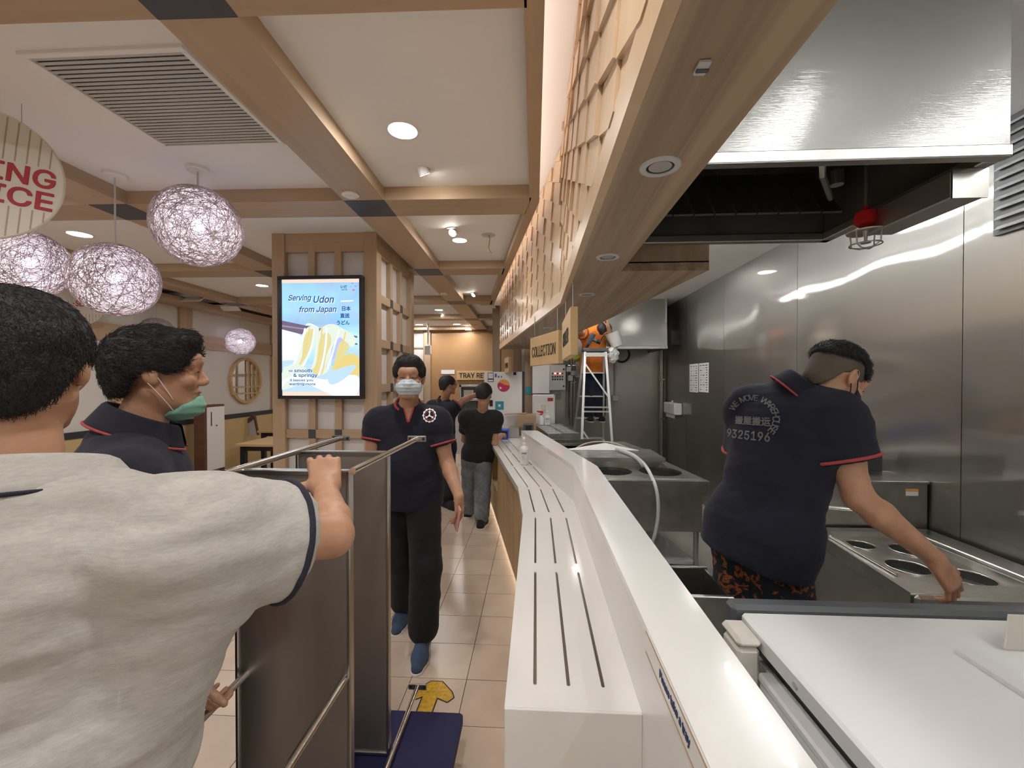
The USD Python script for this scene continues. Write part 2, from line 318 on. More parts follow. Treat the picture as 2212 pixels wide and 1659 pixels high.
led = thing('strip_light', 'slim warm LED strip hidden in the ceiling cove above the shingled canopy', 'strip light')
part(led, 'diffuser', prism(strip(EDGE, -.10, -.06), 2.802, 2.815), MATS['lamp_cove']); part(led, 'channel', prism(strip(EDGE, -.105, -.055), 2.796, 2.802), MATS['aluminium'])
# ---------------------------------------------------------------- lattice column
PC = thing('lattice_column', 'oak lattice column with pale panels carrying the lit udon poster', 'column', (-1.7, 3.8, 0))
X0, X1, Y0, Y1 = -2.12, -1.255, 3.27, 4.30
part(PC, 'core', bx(X0 + .05, X1 - .05, Y0 + .05, Y1 - .05, 0, 2.70), MATS['frosted'])
cw = .105
for (xa, ya) in ((X0, Y0), (X1 - cw, Y0), (X1 - cw, Y1 - cw), (X0, Y1 - cw)): part(PC, 'corner_post', bx(xa, xa + cw, ya, ya + cw, 0, 2.78, .003), MATS['oak_z'])
zr = [.1, .42, .79, 1.16, 1.53, 1.90, 2.27, 2.62]
barw = .055
fx = np.linspace(X0 + cw, X1 - cw, 4)[1:3]; fy = np.linspace(Y0 + cw, Y1 - cw, 4)[1:3]
for z in zr:
    zz = (z - .035, z + .035) if z < 2.6 else (2.55, 2.78)
    if z > 2.6: zz = (2.70 - .07, 2.785)
    part(PC, 'front_rail', bx(X0 + cw, X1 - cw, Y0 + .012, Y0 + .05, *zz, .002), MATS['oak_beam_x'])
    part(PC, 'side_rail', bx(X1 - .05, X1 - .012, Y0 + cw, Y1 - cw, *zz, .002), MATS['oak_beam_y'])
for x in fx:
    part(PC, 'front_bar', bx(x - barw / 2, x + barw / 2, Y0 + .010, Y0 + .05, 0, 2.7, .002), MATS['oak_z'])
    for z in zr[1:-1]: part(PC, 'dark_square', bx(x - barw / 2 - .001, x + barw / 2 + .001, Y0 + .007, Y0 + .05, z - .036, z + .036), MATS['dark_square'])
for y in fy:
    part(PC, 'side_bar', bx(X1 - .05, X1 - .010, y - barw / 2, y + barw / 2, 0, 2.7, .002), MATS['oak_z'])
    for z in zr[1:-1]: part(PC, 'dark_square', bx(X1 - .05, X1 - .007, y - barw / 2 - .001, y + barw / 2 + .001, z - .036, z + .036), MATS['dark_square'])
# ---------------------------------------------------------------- canopy over the counter, clad in oak shingles
CN = thing('canopy', 'wood clad canopy with oak shingles hanging over the white serving counter', 'canopy', (.2, 2.5, 2.05))
LP = [(.157, -2.5), (.157, 2.47), (-.515, 6.2)]
soff = Polygon([(.157, -2.5), (.157, 2.47), (-.515, 6.2), (.05, 6.2), (.53, 3.36), (.72, 1.765), (.362, 1.765), (.362, -2.5)])
part(CN, 'soffit', prism(soff, 2.052, 2.09), MATS['grey_oak'])
part(CN, 'fascia', prism(strip(LP, -.004, .018), 2.05, 2.125), MATS['scale_oak'])
part(CN, 'bulkhead', bx(.362, .72, 1.765, 1.80, 2.085, 2.72), MATS['grey_oak_z'])
part(CN, 'backing', prism(strip(LP, .05, .07), 2.09, 2.99), MATS['scale_oak'])
part(CN, 'inner_face', bx(.34, .362, -2.5, 1.765, 2.09, 2.72), MATS['grey_oak_z'])
part(CN, 'end_cap', bx(-.515, -.40, 6.19, 6.21, 2.05, 2.97), MATS['grey_oak_z'])
SL = .50; hrow = .128; CWID = .245; slist = []
for (p_, q_) in [(V(.157, .10), V(.157, 2.47)), (V(.157, 2.47), V(-.515, 6.2))]:
    dvec = unit(q_ - p_); nvec = V(-dvec[1], dvec[0])   # nvec points to the aisle
    ln_ = np.linalg.norm(q_ - p_); n_ = int(round(ln_ / CWID)); ww = ln_ / n_
    t3 = V(dvec[0], dvec[1], 0); n3 = V(nvec[0], nvec[1], 0)
    for i in range(n_):
        s_ = (i + .5) * ww
        for r_ in range(-3, 9):
            # each plank's foot falls towards the camera; the next plank goes on a little lower
            zb = 2.112 + hrow * r_ + (SL * s_) % hrow
            dr = SL * ww * .475
            pl = Polygon([(-ww / 2 + .0015, zb + dr), (ww / 2 - .0015, zb - dr), (ww / 2 - .0015, zb + .21), (-ww / 2 + .0015, zb + .21)]).intersection(sbox(-1, 2.112, 1, 2.965))
            if pl.is_empty or pl.geom_type != 'Polygon' or pl.area < .0015: continue
            tilt = math.radians(5.2); yaw = math.radians(RNG.normal(-.5, .9))
            ex = -t3 * math.cos(yaw) + n3 * math.sin(yaw); nn = n3 * math.cos(yaw) + t3 * math.sin(yaw)
            z0 = 2.5; ey = V(0, 0, 1) * math.cos(tilt) - nn * math.sin(tilt)
            m_ = extr(affinity.translate(pl, 0, -zb), .013)
            o2 = p_ + dvec * s_; o3 = V(o2[0], o2[1], zb) - n3 * .009 + n3 * RNG.uniform(0, .002)
            slist.append((np.hypot(*o2) + .6 * abs(zb - 2.5), put(m_, o3, ex, ey)))
slist.sort(key=lambda a: a[0])
for d_, m_ in slist[:300]: part(CN, 'shingle', m_, MATS['scale_oak'])
if len(slist) > 300: part(CN, 'shingle', cat_([m for _, m in slist[300:]]), MATS['scale_oak'], kind='stuff')
# ---------------------------------------------------------------- serving counter
LEFT = [(-.066, .92), (-.061, 2.23), (-.11, 2.82), (-.563, 5.10), (-.70, 5.75)]
SC = thing('serving_counter', 'long white solid surface serving counter with slotted tray rail and raised ledge', 'counter', (.1, 2.5, 0))
slab = Polygon(LEFT + [(-.10, 5.75), (-.13, 4.19), (.236, 2.50), (.236, .92)])
def path_pts(path, d, s0, s1):
    """points of the path moved d to the right, between arc lengths s0 and s1"""
    p = np.array(offset_path(path, d)); l = np.r_[0, np.cumsum(np.linalg.norm(np.diff(np.array(path), axis=0), axis=1))]
    ss = np.unique(np.r_[s0, l[(l > s0) & (l < s1)], s1]); return np.c_[np.interp(ss, l, p[:, 0]), np.interp(ss, l, p[:, 1])]
holes = []
for (s0, s1) in [(.075, .655), (.735, 1.275), (1.37, 1.84), (1.90, 2.55), (2.61, 3.2), (3.26, 3.75), (3.8, 4.2)]:
    for d in (.068, .148, .230): holes.append(shapely.LineString(path_pts(LEFT, d, s0, s1)).buffer(.0042, quad_segs=4))
hol = shapely.union_all(holes)
part(SC, 'tray_rail', cat_([prism(slab.difference(hol), .862, .87), prism(slab, .83, .862)]), MATS['solid_white'])
part(SC, 'groove', cat_([prism(h.buffer(-.0003), .8618, .8655) for h in holes]), MATS['groove_steel'], kind='stuff')
part(SC, 'end_panel', bx(-.0662, .236, .914, .9205, .0, .8702, .0015), MATS['solid_white_side']); part(SC, 'end_core', bx(-.05, .236, .9205, .96, 0, .83), MATS['solid_white_side'])
LW = [(.236, -2.5), (.236, 2.50), (-.13, 4.19)]
part(SC, 'ledge_wall', prism(Polygon(LW + [(-.02, 4.19), (.35, 2.48), (.35, -2.5)]), .0, 1.067), MATS['solid_white_side'])
part(SC, 'ledge_cap', cat_([prism(Polygon([(.233, -2.5), (.233, 2.50), (-.133, 4.20), (.033, 4.20), (.374, 2.49), (.374, -2.5)]), 1.066, 1.087)]), MATS['solid_white'])
part(SC, 'far_body', prism(Polygon([(-.28, 5.1), (-.42, 5.75), (-.12, 5.75), (-.10, 4.3), (-.12, 4.3)]), .1, .83), MATS['cabinet_oak'])
# lettering strip on the side of the ledge
st = thing('label_strip', 'narrow worn label strip with dark lettering on the ledge side', 'label', (.234, .75, 1.0))
part(st, 'backing', bx(.2312, .2328, -.3, .87, 1.034, 1.083), MATS['solid_white_side'])
for z in (1.037, 1.080): part(st, 'edge_line', bx(.2305, .2314, -.3, .87, z - .0015, z + .0015), MATS['cardboard'])
part(st, 'lettering', put(text('Please take a tray', .015, .0010, True, width=.15), (.2312, .70, 1.058), (0, -1, 0), (0, 0, 1)), MATS['ink_navy'])
# cabinets under the tray rail, one carcass with upright boards each
labs = ['oak board front cabinet nearest the walking man under the tray rail', 'oak board front cabinet second along the tray rail', 'oak board front cabinet below the bend of the tray rail', 'oak board front cabinet beyond the bend of the tray rail', 'oak board front cabinet before the open niche', 'oak cabinet with open lit niche beside the man in black', 'farthest oak cabinet beside the legs of the man in jeans']
LC = [(-.02, .96), (-.02, 2.25), (-.075, 2.83), (-.53, 5.12), (-.66, 5.7)]
ln = shapely.LineString(LC).length
for k in range(7):
    s0, s1 = ln * k / 7 + .004, ln * (k + 1) / 7 - .004
    a_, b_ = path_pts(LC, 0, s0, s1)[[0, -1]]; dv = unit(b_ - a_); nv = V(dv[1], -dv[0])
    cb = thing('counter_cabinet', labs[k], 'cabinet', (*a_, 0), 'oak cabinets under the serving counter')
    pts = path_pts(LC, .022, s0, s1); pin = path_pts(LC, .2, s0, s1)
    niche = k == 5
    if not niche:
        part(cb, 'carcass', prism(Polygon(np.vstack([pts, pin[::-1]])), .07, .828), MATS['cabinet_oak'])
        nb = 6
        for q in range(nb):
            pa = path_pts(LC, 0, s0 + (s1 - s0) * q / nb + .004, s0 + (s1 - s0) * (q + 1) / nb - .004); pb = path_pts(LC, .022, s0 + (s1 - s0) * q / nb + .004, s0 + (s1 - s0) * (q + 1) / nb - .004)
            part(cb, 'board', prism(Polygon(np.vstack([pa, pb[::-1]])), .075, .81 if q % nb else .824), MATS['cabinet_oak'])
    else:
        for zz in ((.07, .40), (.80, .828)): part(cb, 'panel', prism(Polygon(np.vstack([path_pts(LC, 0, s0, s1), pin[::-1]])), *zz), MATS['cabinet_oak'])
        part(cb, 'niche_back', prism(Polygon(np.vstack([path_pts(LC, .18, s0, s1), pin[::-1]])), .40, .80), MATS['yellow_panel'])
        for sx in (s0, s1 - .03): part(cb, 'side', prism(Polygon(np.vstack([path_pts(LC, 0, sx, sx + .03), path_pts(LC, .18, sx, sx + .03)[::-1]])), .40, .80), MATS['cabinet_oak'])
    part(cb, 'plinth', prism(Polygon(np.vstack([path_pts(LC, .05, s0, s1), path_pts(LC, .12, s0, s1)[::-1]])), .0, .07), MATS['dark_band'])
kk = thing('kick_light', 'warm light strip along the foot of the counter cabinets', 'strip light')
part(kk, 'diffuser', prism(Polygon(np.vstack([path_pts(LC, .028, .05, ln - .05), path_pts(LC, .045, .05, ln - .05)[::-1]])), .058, .068), MATS['lamp_kick'])
# ---------------------------------------------------------------- ceiling lamps and fittings of the dining side
def downlight(u, v, r, label, z=2.78, m='lamp_warm', group='round white downlights in the dining ceiling', dz=0.0):
    p = atz(u, v, z); t = thing('downlight', label, 'ceiling light', p, group)
    part(t, 'rim', lathe([(r * .86, -.002), (r * .9, -.007), (r * 1.08, -.006), (r * 1.12, -.001), (r * 1.12, .001)], 32, p), MATS['plastic_white'], 40)
    part(t, 'diffuser', lathe([(0, -.0055), (r * .5, -.0055), (r * .88, -.003)], 32, p), MATS[m])
downlight(870, 280, .075, 'large lit downlight nearest the camera in the white ceiling panel')
downlight(993, 518, .066, 'lit downlight in the second white panel beside the dangling wire')
downlight(948, 669, .075, 'lit downlight of the third panel beyond the lattice column')
downlight(906, 701, .085, 'lit far downlight close to the right edge of the lattice column')
downlight(987, 700, .085, 'lit far downlight above the brown wall, left of the last beam')
p = V(-1.45, 9.14, 2.699); t = thing('downlight', 'lit downlight in the oak beam before the brown wall', 'ceiling light', p, 'round white downlights in the dining ceiling'); part(t, 'rim', lathe([(.065, -.002), (.068, -.007), (.081, -.006), (.084, .001)], 32, p), MATS['plastic_white'], 40); part(t, 'diffuser', lathe([(0, -.0055), (.066, -.003)], 32, p), MATS['lamp_dim'])
downlight(172, 505, .085, 'lit oblong downlight behind the pendant lamps at far left')
for k, (x, y) in enumerate([(-.25, .45), (-1.8, .45), (-3.4, .45), (-3.4, 1.95), (-1.8, 5.1), (-3.4, 5.05), (-.25, -1.2), (-1.8, -1.2), (-3.4, -1.2)]):
    pv_ = V(x, y, 2.78); uv_ = None
    t = thing('downlight', f'lit round downlight in the white ceiling panel, {["over the tray rail end", "above the man in grey", "over the left aisle", "in the left panel beside the air grille", "behind the lattice column", "between the far pendant lamps", "behind the camera by the canopy", "behind the camera over the aisle", "behind the camera at the left"][k]}', 'ceiling light', pv_, 'round white downlights in the dining ceiling')
    part(t, 'rim', lathe([(.065, -.002), (.068, -.007), (.081, -.006), (.084, -.001), (.084, .001)], 32, pv_), MATS['plastic_white'], 40)
    part(t, 'diffuser', lathe([(0, -.0055), (.04, -.0055), (.066, -.003)], 32, pv_), MATS['lamp_warm'])
def spot(u, v, label, on, aim):
    p = atz(u, v, 2.78); t = thing('spotlight', label, 'spotlight', p, 'tilting ceiling spotlights')
    part(t, 'rim', lathe([(.034, -.002), (.036, -.008), (.058, -.006), (.062, 0)], 28, p), MATS['plastic_white'], 40)
    a = unit(aim); c = p + V(0, 0, -.018)
    part(t, 'head', lathe([(.012, -.045), (.03, -.03), (.033, .02), (.028, .02), (.0, .01)], 24, c, a), MATS['plastic_white'], 40)
    part(t, 'lens', lathe([(.027, .021), (0, .0215)], 20, c, a), MATS['lamp_spot' if on else 'lens_grey'])
spot(915, 362, 'white spotlight turned down beside the large nearest downlight', True, (.3, .5, -.9))
spot(979, 496, 'small lit spotlight just before the downlight with the dangling wire', True, (-.2, -.7, -.7))
spot(1024, 633, 'small lit spotlight far along the aisle by the canopy', True, (-.5, -.6, -.7))
spot(955, 679, 'small lit spotlight beside the third panel downlight', True, (.4, -.6, -.7))
p = atz(1055, 508, 2.78)
t = thing('loose_wire', 'dangling grey wire from an empty round lamp hole in the ceiling', 'wire', p)
part(t, 'hole', lathe([(.0, -.002), (.055, -.002), (.058, 0)], 28, p), MATS['plastic_light_grey'])
part(t, 'wire', tube(spline([p + V(0, 0, 0), p + V(.012, -.02, -.05), p + V(.005, -.03, -.1), p + V(.03, -.05, -.16)], 20), .005, 8), MATS['cardboard'])
p = atz(757, 420, 2.70); t = thing('smoke_detector', 'flat white smoke detector on the oak ceiling beam', 'smoke detector', p)
part(t, 'base', lathe([(0, -.012), (.04, -.012), (.05, -.006), (.05, 0)], 28, p), MATS['plastic_white'], 40); part(t, 'cap', lathe([(0, -.018), (.025, -.018), (.03, -.012)], 28, p), MATS['plastic_white'], 40)
for (u, v, z, lb) in [(960, 634, 2.70, 'small white ceiling rose on the beam past the lattice column'), (1026, 702, 2.70, 'small white ceiling rose on the last oak beam')]:
    p = atz(u, v, z); t = thing('ceiling_rose', lb, 'ceiling fitting', p); part(t, 'base', lathe([(0, -.012), (.05, -.012), (.055, 0)], 24, p), MATS['plastic_cream'], 40); part(t, 'cap', lathe([(0, -.02), (.02, -.018), (.025, -.012)], 20, p), MATS['plastic_cream'], 40)
# return air grille: frame and louvre blades
g = thing('air_grille', 'square grey louvred air return grille in the white ceiling panel', 'vent', (-1.55, 1.72, 2.78))
gx0, gx1, gy0, gy1 = -1.86, -1.235, 1.41, 2.02; fw = .022
for (a0, a1, b0, b1) in ((gx0, gx1, gy0, gy0 + fw), (gx0, gx1, gy1 - fw, gy1), (gx0, gx0 + fw, gy0 + fw, gy1 - fw), (gx1 - fw, gx1, gy0 + fw, gy1 - fw)):
    part(g, 'frame', bx(a0, a1, b0, b1, 2.765, 2.782, .002), MATS['white_paint'])
part(g, 'backing', bx(gx0 + fw, gx1 - fw, gy0 + fw, gy1 - fw, 2.7795, 2.782), MATS['black_plastic'])
nb = 26
for k in range(nb):
    y = gy0 + fw + (gy1 - gy0 - 2 * fw) * (k + .5) / nb
    part(g, 'louvre', obox((-(abs(gx0 + gx1)) / 2, y, 2.772), (1, 0, 0), (0, math.cos(.6), -math.sin(.6)), (0, math.sin(.6), math.cos(.6)), (gx1 - gx0) / 2 - fw, .0047, .0009), MATS['plastic_light_grey'])
# ---------------------------------------------------------------- thread ball pendant lamps
def thread_ball(R, n, seed, r=.0011):
    rg = np.random.default_rng(seed); out = []; th = np.linspace(0, 2 * np.pi, 44, endpoint=False)
    for k in range(n):
        a = unit(rg.normal(size=3)); o = rg.uniform(-.75, .75) if k % 3 else rg.uniform(-.3, .3); b = unit(np.cross(a, rg.normal(size=3))); c = np.cross(a, b); rad = math.sqrt(1 - o * o)
        wob = 1 + .012 * np.sin(3 * th + rg.uniform(0, 6))[:, None] * rg.uniform(-1, 1)
        pts = unit_rows(a * o + rad * (np.cos(th)[:, None] * b + np.sin(th)[:, None] * c)) * R * (1 + rg.uniform(.0, .008)) 
        out.append(tube(pts, r * rg.uniform(.6, 1.6), 3, closed=True))
    return cat_(out)
def unit_rows(p): return p / np.linalg.norm(p, axis=1, keepdims=True)
def shade(R, holes_):
    m = trimesh.creation.icosphere(5, R * .985)
    keep = np.ones(len(m.faces), bool); c = unit_rows(m.triangles_center)
    for h_, ang in holes_: keep &= (c @ unit(h_)) < math.cos(ang)
    m.update_faces(keep); return m
def pendant(c, ztop, R, label, hole, seed, lit=True, rod=None):
    c = np.asarray(c, float); t = thing('pendant_lamp', label, 'pendant lamp', (c[0], c[1], ztop), 'thread ball pendant lamps')
    part(t, 'ceiling_plate', lathe([(0, -.022), (.05, -.022), (.056, -.016), (.056, 0)], 32, (c[0], c[1], ztop)), MATS['plastic_white'], 40)
    part(t, 'cord', cyl((c[0], c[1], ztop - .02), (c[0], c[1], c[2] + R * .5), .0045, 8), MATS['plastic_light_grey'])
    part(t, 'socket', lathe([(0, .0), (.022, 0), (.022, .06), (.008, .075), (0, .075)], 20, c + V(0, 0, R * .18)), MATS['plastic_white'], 40)
    bu = trimesh.creation.icosphere(3, .03); bu.apply_translation(c + V(0, 0, R * .02)); part(t, 'bulb', bu, MATS['lamp_bulb' if lit else 'plastic_cream'], True)
    sh = shade(R, [(hole, .25)]); sh.apply_translation(c); s_ = part(t, 'shade', sh, MATS['shade_paper'], True)
    q = thread_ball(R, 260, seed, .0008); q.apply_translation(c); part(t, 'threads', q, MATS['shade_thread'])
    q = thread_ball(R * .992, 240, seed + 50, .0007); q.apply_translation(c); part(t, 'fine_threads', q, MATS['shade_thread_light'], kind='stuff')
    h = unit(hole); a = unit(np.cross(h, (0, 0, 1))); b = np.cross(h, a); th = np.linspace(0, 2 * np.pi, 40, endpoint=False)
    ring = c + R * .985 * (math.cos(.25) * h + math.sin(.25) * (np.cos(th)[:, None] * a + np.sin(th)[:, None] * b)); part(t, 'ring', tube(ring, .003, 6, True), MATS['shade_thread_light'], True)
    cap = lathe([(0, .0), (R * .985 * math.sin(.25), 0)], 32, c + h * R * .985 * math.cos(.25) * .995, h); part(t, 'hole_cover', cap, MATS['shade_paper'])
pendant(at(428, 490, 2.24), 2.78, .215, 'thread ball pendant lamp hanging highest, nearest the lattice column', (-.75, -.62, .25), 11)
pendant(at(250, 605, 2.28), 2.78, .205, 'lowest thread ball pendant lamp with patched hole toward the camera', (.35, -.9, .12), 12)
pendant(at(62, 570, 2.42), 2.78, .20, 'thread ball pendant lamp at the far left behind the round sign', (.2, -.85, .5), 13)
pendant(at(519, 738, 6.45), 2.78, .215, 'small distant thread ball pendant lamp left of the lattice column', (-.8, -.5, .3), 14)
pendant(at(338, 722, 5.2), 2.78, .21, 'unlit yellowish pendant lamp peeking above the green masked man', (-.6, .6, .3), 15, lit=False)
# ---------------------------------------------------------------- round hanging signs
def round_sign(c, R, label, lines, base_top, tilt=0):
    t = thing('round_sign', label, 'sign', c, None)
    n = unit(V(-c[0], -c[1], 0) * [.35, 1, 0]); ex = unit(np.cross((0, 0, 1), n)); ez = V(0, 0, 1)
    if tilt: ex, ez = ex * math.cos(tilt) + ez * math.sin(tilt), ez * math.cos(tilt) - ex * math.sin(tilt)
    d = lathe([(0, -.008), (R - .004, -.008), (R, -.004), (R, .004), (R - .004, .008), (0, .008)], 64); part(t, 'board', put(d, c, ex, ez), MATS['sign_board'])
    for k in range(-7, 8):
        x = k * R / 7.5; hh = math.sqrt(max(R * R - x * x, 0)) * .97
        if abs(x) < R * .97:
            for (z0, z1) in ((.28 * R, hh), (-hh, -.42 * R)):
                if z1 - z0 > .02: part(t, 'stripe', put(bx(x - .0025, x + .0025, z0, z1, .008, .0088), c, ex, ez), MATS['sign_line'])
    for s_, h_, w_, y_, m_ in lines:
        q = text(s_, h_, .003, True, width=w_); q.apply_translation([0, y_, .008]); part(t, 'lettering', put(q, c, ex, ez), MATS[m_])
    for sx in (-.5, .5): a_ = c + ex * sx * R + V(0, 0, R * .86); part(t, 'wire', cyl(a_, (a_[0], a_[1], base_top), .0015, 6), MATS['chrome_dull'])
pm('sign_board', (.72, .68, .60), .6); pm('sign_line', (.45, .33, .22), .6)
pm('sign_shadow', (.62, .52, .40), .6)
cS = at(-50, 372, 1.62)
round_sign(cS, .275, 'large round hanging sign with red lettering at the left edge', [('SEATING', .075, .49, .028, 'ink_red'), ('SERVICE', .075, .49, -.068, 'ink_red')], 2.78, -.10)
c2 = at(172, 660, 4.3); round_sign(c2, .215, 'smaller round sign with red lettering behind the lowest pendant lamp', [('FREE SEATING', .06, .33, .115, 'ink_red'), ('SELF-SERVICE', .06, .36, .022, 'ink_red')], 2.78)
# ---------------------------------------------------------------- lit poster box on the lattice column
uvs = [(598, 596), (790, 596), (790, 862), (598, 862)]
YP = 3.27
a_ = at(600, 597, YP - .05); b_ = at(784, 862, YP - .05); px0, px1, pz1, pz0 = a_[0], b_[0], a_[2], b_[2]
a2 = at(608, 604, YP - .055); b2 = at(777, 855, YP - .055); sx0, sx1, sz1, sz0 = a2[0], b2[0], a2[2], b2[2]
LB = thing('light_box', 'backlit udon noodle poster in a black frame on the lattice column', 'light box', ((px0 + px1) / 2, YP, pz0))
for (q0, q1, r0, r1) in ((px0, px1, pz0, sz0), (px0, px1, sz1, pz1), (px0, sx0, sz0, sz1), (sx1, px1, sz0, sz1)):
    part(LB, 'frame', bx(q0, q1, YP - .062, YP - .004, r0, r1, .003), MATS['frame_black'])
part(LB, 'housing', bx(px0 + .01, px1 - .01, YP - .04, YP - .002, pz0 + .01, pz1 - .01), MATS['frame_black'])
W_, H_ = sx1 - sx0, sz1 - sz0
def E_(name, c, k=1.0): return emit('poster_' + name, c, E_SCREEN * k)
# the print: flat shapes one above the other, lit from behind
nodes = {'g': ('geometry', {}), 's': ('separate_xyz', {}), 'mr': ('map_range', dict(from_min=sz0, from_max=sz1, to_min=0.0, to_max=1.0)),
         'r': ('rgb_ramp', dict(ramp=[(0, (.55, .68, .95)), (.25, (.42, .66, .95)), (.5, (.62, .88, 1.0)), (.62, (.35, .60, .92)), (.75, (.42, .74, 1.0)), (1, (.36, .64, .92))])),
         'n': ('noise_texture', dict(scale=5.0, detail=2.0)), 'mx': ('mix', dict(mix_type='multiply', fac=.5)), 'e': ('emission', dict(strength=E_SCREEN * 1.1))}
MATS['poster_sky'] = usdkit.material(stage, L + 'poster_sky', nodes, [('g.position', 's.vector'), ('s.z', 'mr.value'), ('mr.result', 'r.fac'), ('g.position', 'n.vector'), ('r.color', 'mx.color1'), ('n.color', 'mx.color2'), ('mx.color', 'e.color')], surface='e.emission')
YS = YP - .050
part(LB, 'print', bx(sx0, sx1, YS, YS + .004, sz0, sz1), MATS['poster_sky'])
def P2(x, y): return sx0 + x * W_, sz0 + y * H_       # fractions of the print
lay = [0]
def flat(poly, m, name='print_shape'):
    lay[0] += 1; g = affinity.affine_transform(poly if not isinstance(poly, list) else Polygon(poly), [W_, 0, 0, H_, sx0, sz0])
    g = g.buffer(0).intersection(sbox(sx0, sz0, sx1, sz1)); ms = extr_any(g, .0003)
    if ms is None: return
    M = np.eye(4); M[:3, 0] = (1, 0, 0); M[:3, 1] = (0, 0, 1); M[:3, 2] = (0, -1, 0); M[:3, 3] = (0, YS - .0003 * lay[0], 0)
    ms.apply_transform(M); part(LB, name, ms, m)
def extr_any(g, h):
    gs = [q for q in (g.geoms if hasattr(g, 'geoms') else [g]) if q.geom_type == 'Polygon' and q.area > 1e-8]; return cat_([extr(q, h) for q in gs]) if gs else None
def curve(pts, n=24): return [tuple(x) for x in spline(pts, n)]
wood_e = E_('wood', (.75, .60, .50)); white_e = E_('white', (.78, .90, 1.0)); noodle = E_('noodle', (.80, .72, .36), .8); noodle2 = E_('noodle_pale', (.72, .80, .70), .9); noodle3 = E_('noodle_gold', (.85, .68, .25), .8); stick = E_('stick', (.16, .12, .18)); stick2 = E_('stick_light', (.30, .24, .32)); blue_e = E_('blue', (.45, .62, .92)); ink_e = E_('ink', (.03, .09, .30)); violet = E_('violet', (.42, .48, .80)); red_e = E_('red', (.8, .10, .08))
flat([(0, .97), (1, .97), (1, 1), (0, 1)], wood_e); flat([(0, 0), (1, 0), (1, .035), (0, .035)], wood_e)
flat(curve([(0, .30), (.25, .33), (.32, .40), (.15, .56), (0, .58)]) + [(0, .3)], white_e)
flat([(0, .648), (.97, .51), (.97, .495), (.55, .545), (.3, .52), (0, .572)], stick); flat([(0, .61), (.33, .575), (.33, .565), (0, .595)], stick2)
flat([(.86, .463), (.97, .448), (.97, .435), (.84, .45)], stick)
flat(curve([(0, .30), (.2, .30), (.5, .26), (.8, .28), (1, .36)]) + [(1, .035), (0, .035)], blue_e)
flat(curve([(.02, .25), (.22, .42), (.28, .55), (.38, .60), (.48, .58), (.46, .50), (.36, .36), (.22, .2), (.02, .05)], 40), noodle2)
flat(curve([(.1, .24), (.27, .42), (.33, .55), (.42, .57), (.40, .48), (.28, .30), (.18, .22)], 40), noodle)
flat(curve([(.36, .22), (.44, .45), (.50, .57), (.66, .615), (.80, .57), (.95, .46), (.92, .42), (.80, .47), (.70, .40), (.60, .22), (.5, .17)], 50), noodle2)
flat(curve([(.38, .22), (.47, .42), (.52, .52), (.60, .54), (.64, .48), (.58, .36), (.53, .2), (.45, .17)], 40), noodle)
flat(curve([(.56, .24), (.62, .36), (.70, .47), (.76, .50), (.80, .46), (.70, .34), (.62, .24)], 30), violet)
flat(curve([(.62, .22), (.70, .36), (.78, .47), (.86, .44), (.78, .32), (.70, .22)], 30), noodle)
flat(curve([(.66, .2), (.78, .33), (.95, .35), (1.02, .3), (1.02, .22), (.85, .2)], 30), noodle3)
for (xa, ya, xb, yb, xc, yc, w1, m_) in [(.30, .57, .24, .42, .12, .22, .018, white_e), (.36, .58, .30, .40, .20, .22, .012, noodle3), (.42, .57, .38, .42, .28, .26, .012, white_e), (.52, .58, .50, .42, .42, .2, .014, noodle3), (.58, .58, .56, .40, .48, .18, .016, white_e), (.66, .58, .64, .42, .58, .24, .014, noodle2), (.74, .56, .68, .42, .60, .24, .014, white_e), (.82, .54, .78, .42, .66, .24, .012, noodle3)]:
    flat(shapely.LineString(curve([(xa, ya), (xb, yb), (xc, yc)], 14)).buffer(w1 * .7), m_)
flat(curve([(.30, .555), (.40, .60), (.47, .585), (.40, .615), (.31, .585)], 24), white_e)
flat(curve([(.0, .2), (.12, .27), (.25, .26), (.35, .2), (.22, .1), (.0, .06)], 30), noodle2); flat(curve([(.0, .12), (.3, .17), (.6, .14), (.9, .18), (1, .15), (1, .08), (.5, .05), (0, .05)], 40), white_e)
flat(curve([(.3, .17), (.6, .2), (.95, .24), (.9, .2), (.6, .16)], 30), blue_e)
def ptext(s, x, y, h, m, cjk=False, slant=0, width=None):
    lay[0] += 1; q = text(s, h * H_, .0003, True, cjk, width * W_ if width else None, slant)
    X_, Z_ = P2(x, y); part(LB, 'lettering', put(q, (X_, YS - .0003 * lay[0], Z_), (1, 0, 0), (0, 0, 1)), m)
for dx, dz, m_ in ((.006, -.006, white_e), (0, 0, ink_e)):
    ptext('Serving', .24 + dx, .835 + dz, .045, m_, slant=.25, width=.29); ptext('Udon', .55 + dx, .825 + dz, .055, m_, slant=.2, width=.26); ptext('from Japan', .47 + dx, .735 + dz, .045, m_, slant=.22, width=.48)
    ptext('so', .12 + dx * .6, .212 + dz * .6, .02, m_, width=.05); ptext('smooth', .28 + dx * .6, .215 + dz * .6, .026, m_, width=.23); ptext('& springy', .31 + dx * .6, .172 + dz * .6, .026, m_, width=.31)
    ptext('it leaves you', .26 + dx * .6, .132 + dz * .6, .02, m_, width=.30); ptext('wanting more', .27 + dx * .6, .098 + dz * .6, .02, m_, width=.34)
ptext('日本', .84, .745, .036, ink_e, True); ptext('直送', .82, .685, .036, ink_e, True); ptext('うどん', .80, .625, .034, ink_e, True)
ptext('いだ', .81, .93, .026, ink_e, True); ptext('IDATEN', .815, .905, .010, ink_e)
flat(Polygon([(.91, .897), (.935, .91), (.955, .897)]), red_e); flat([(.885, .925), (.91, .935), (.905, .929)], ink_e); flat([(.95, .94), (.975, .93), (.955, .932)], ink_e); flat([(.90, .955), (.93, .962), (.93, .957)], ink_e)
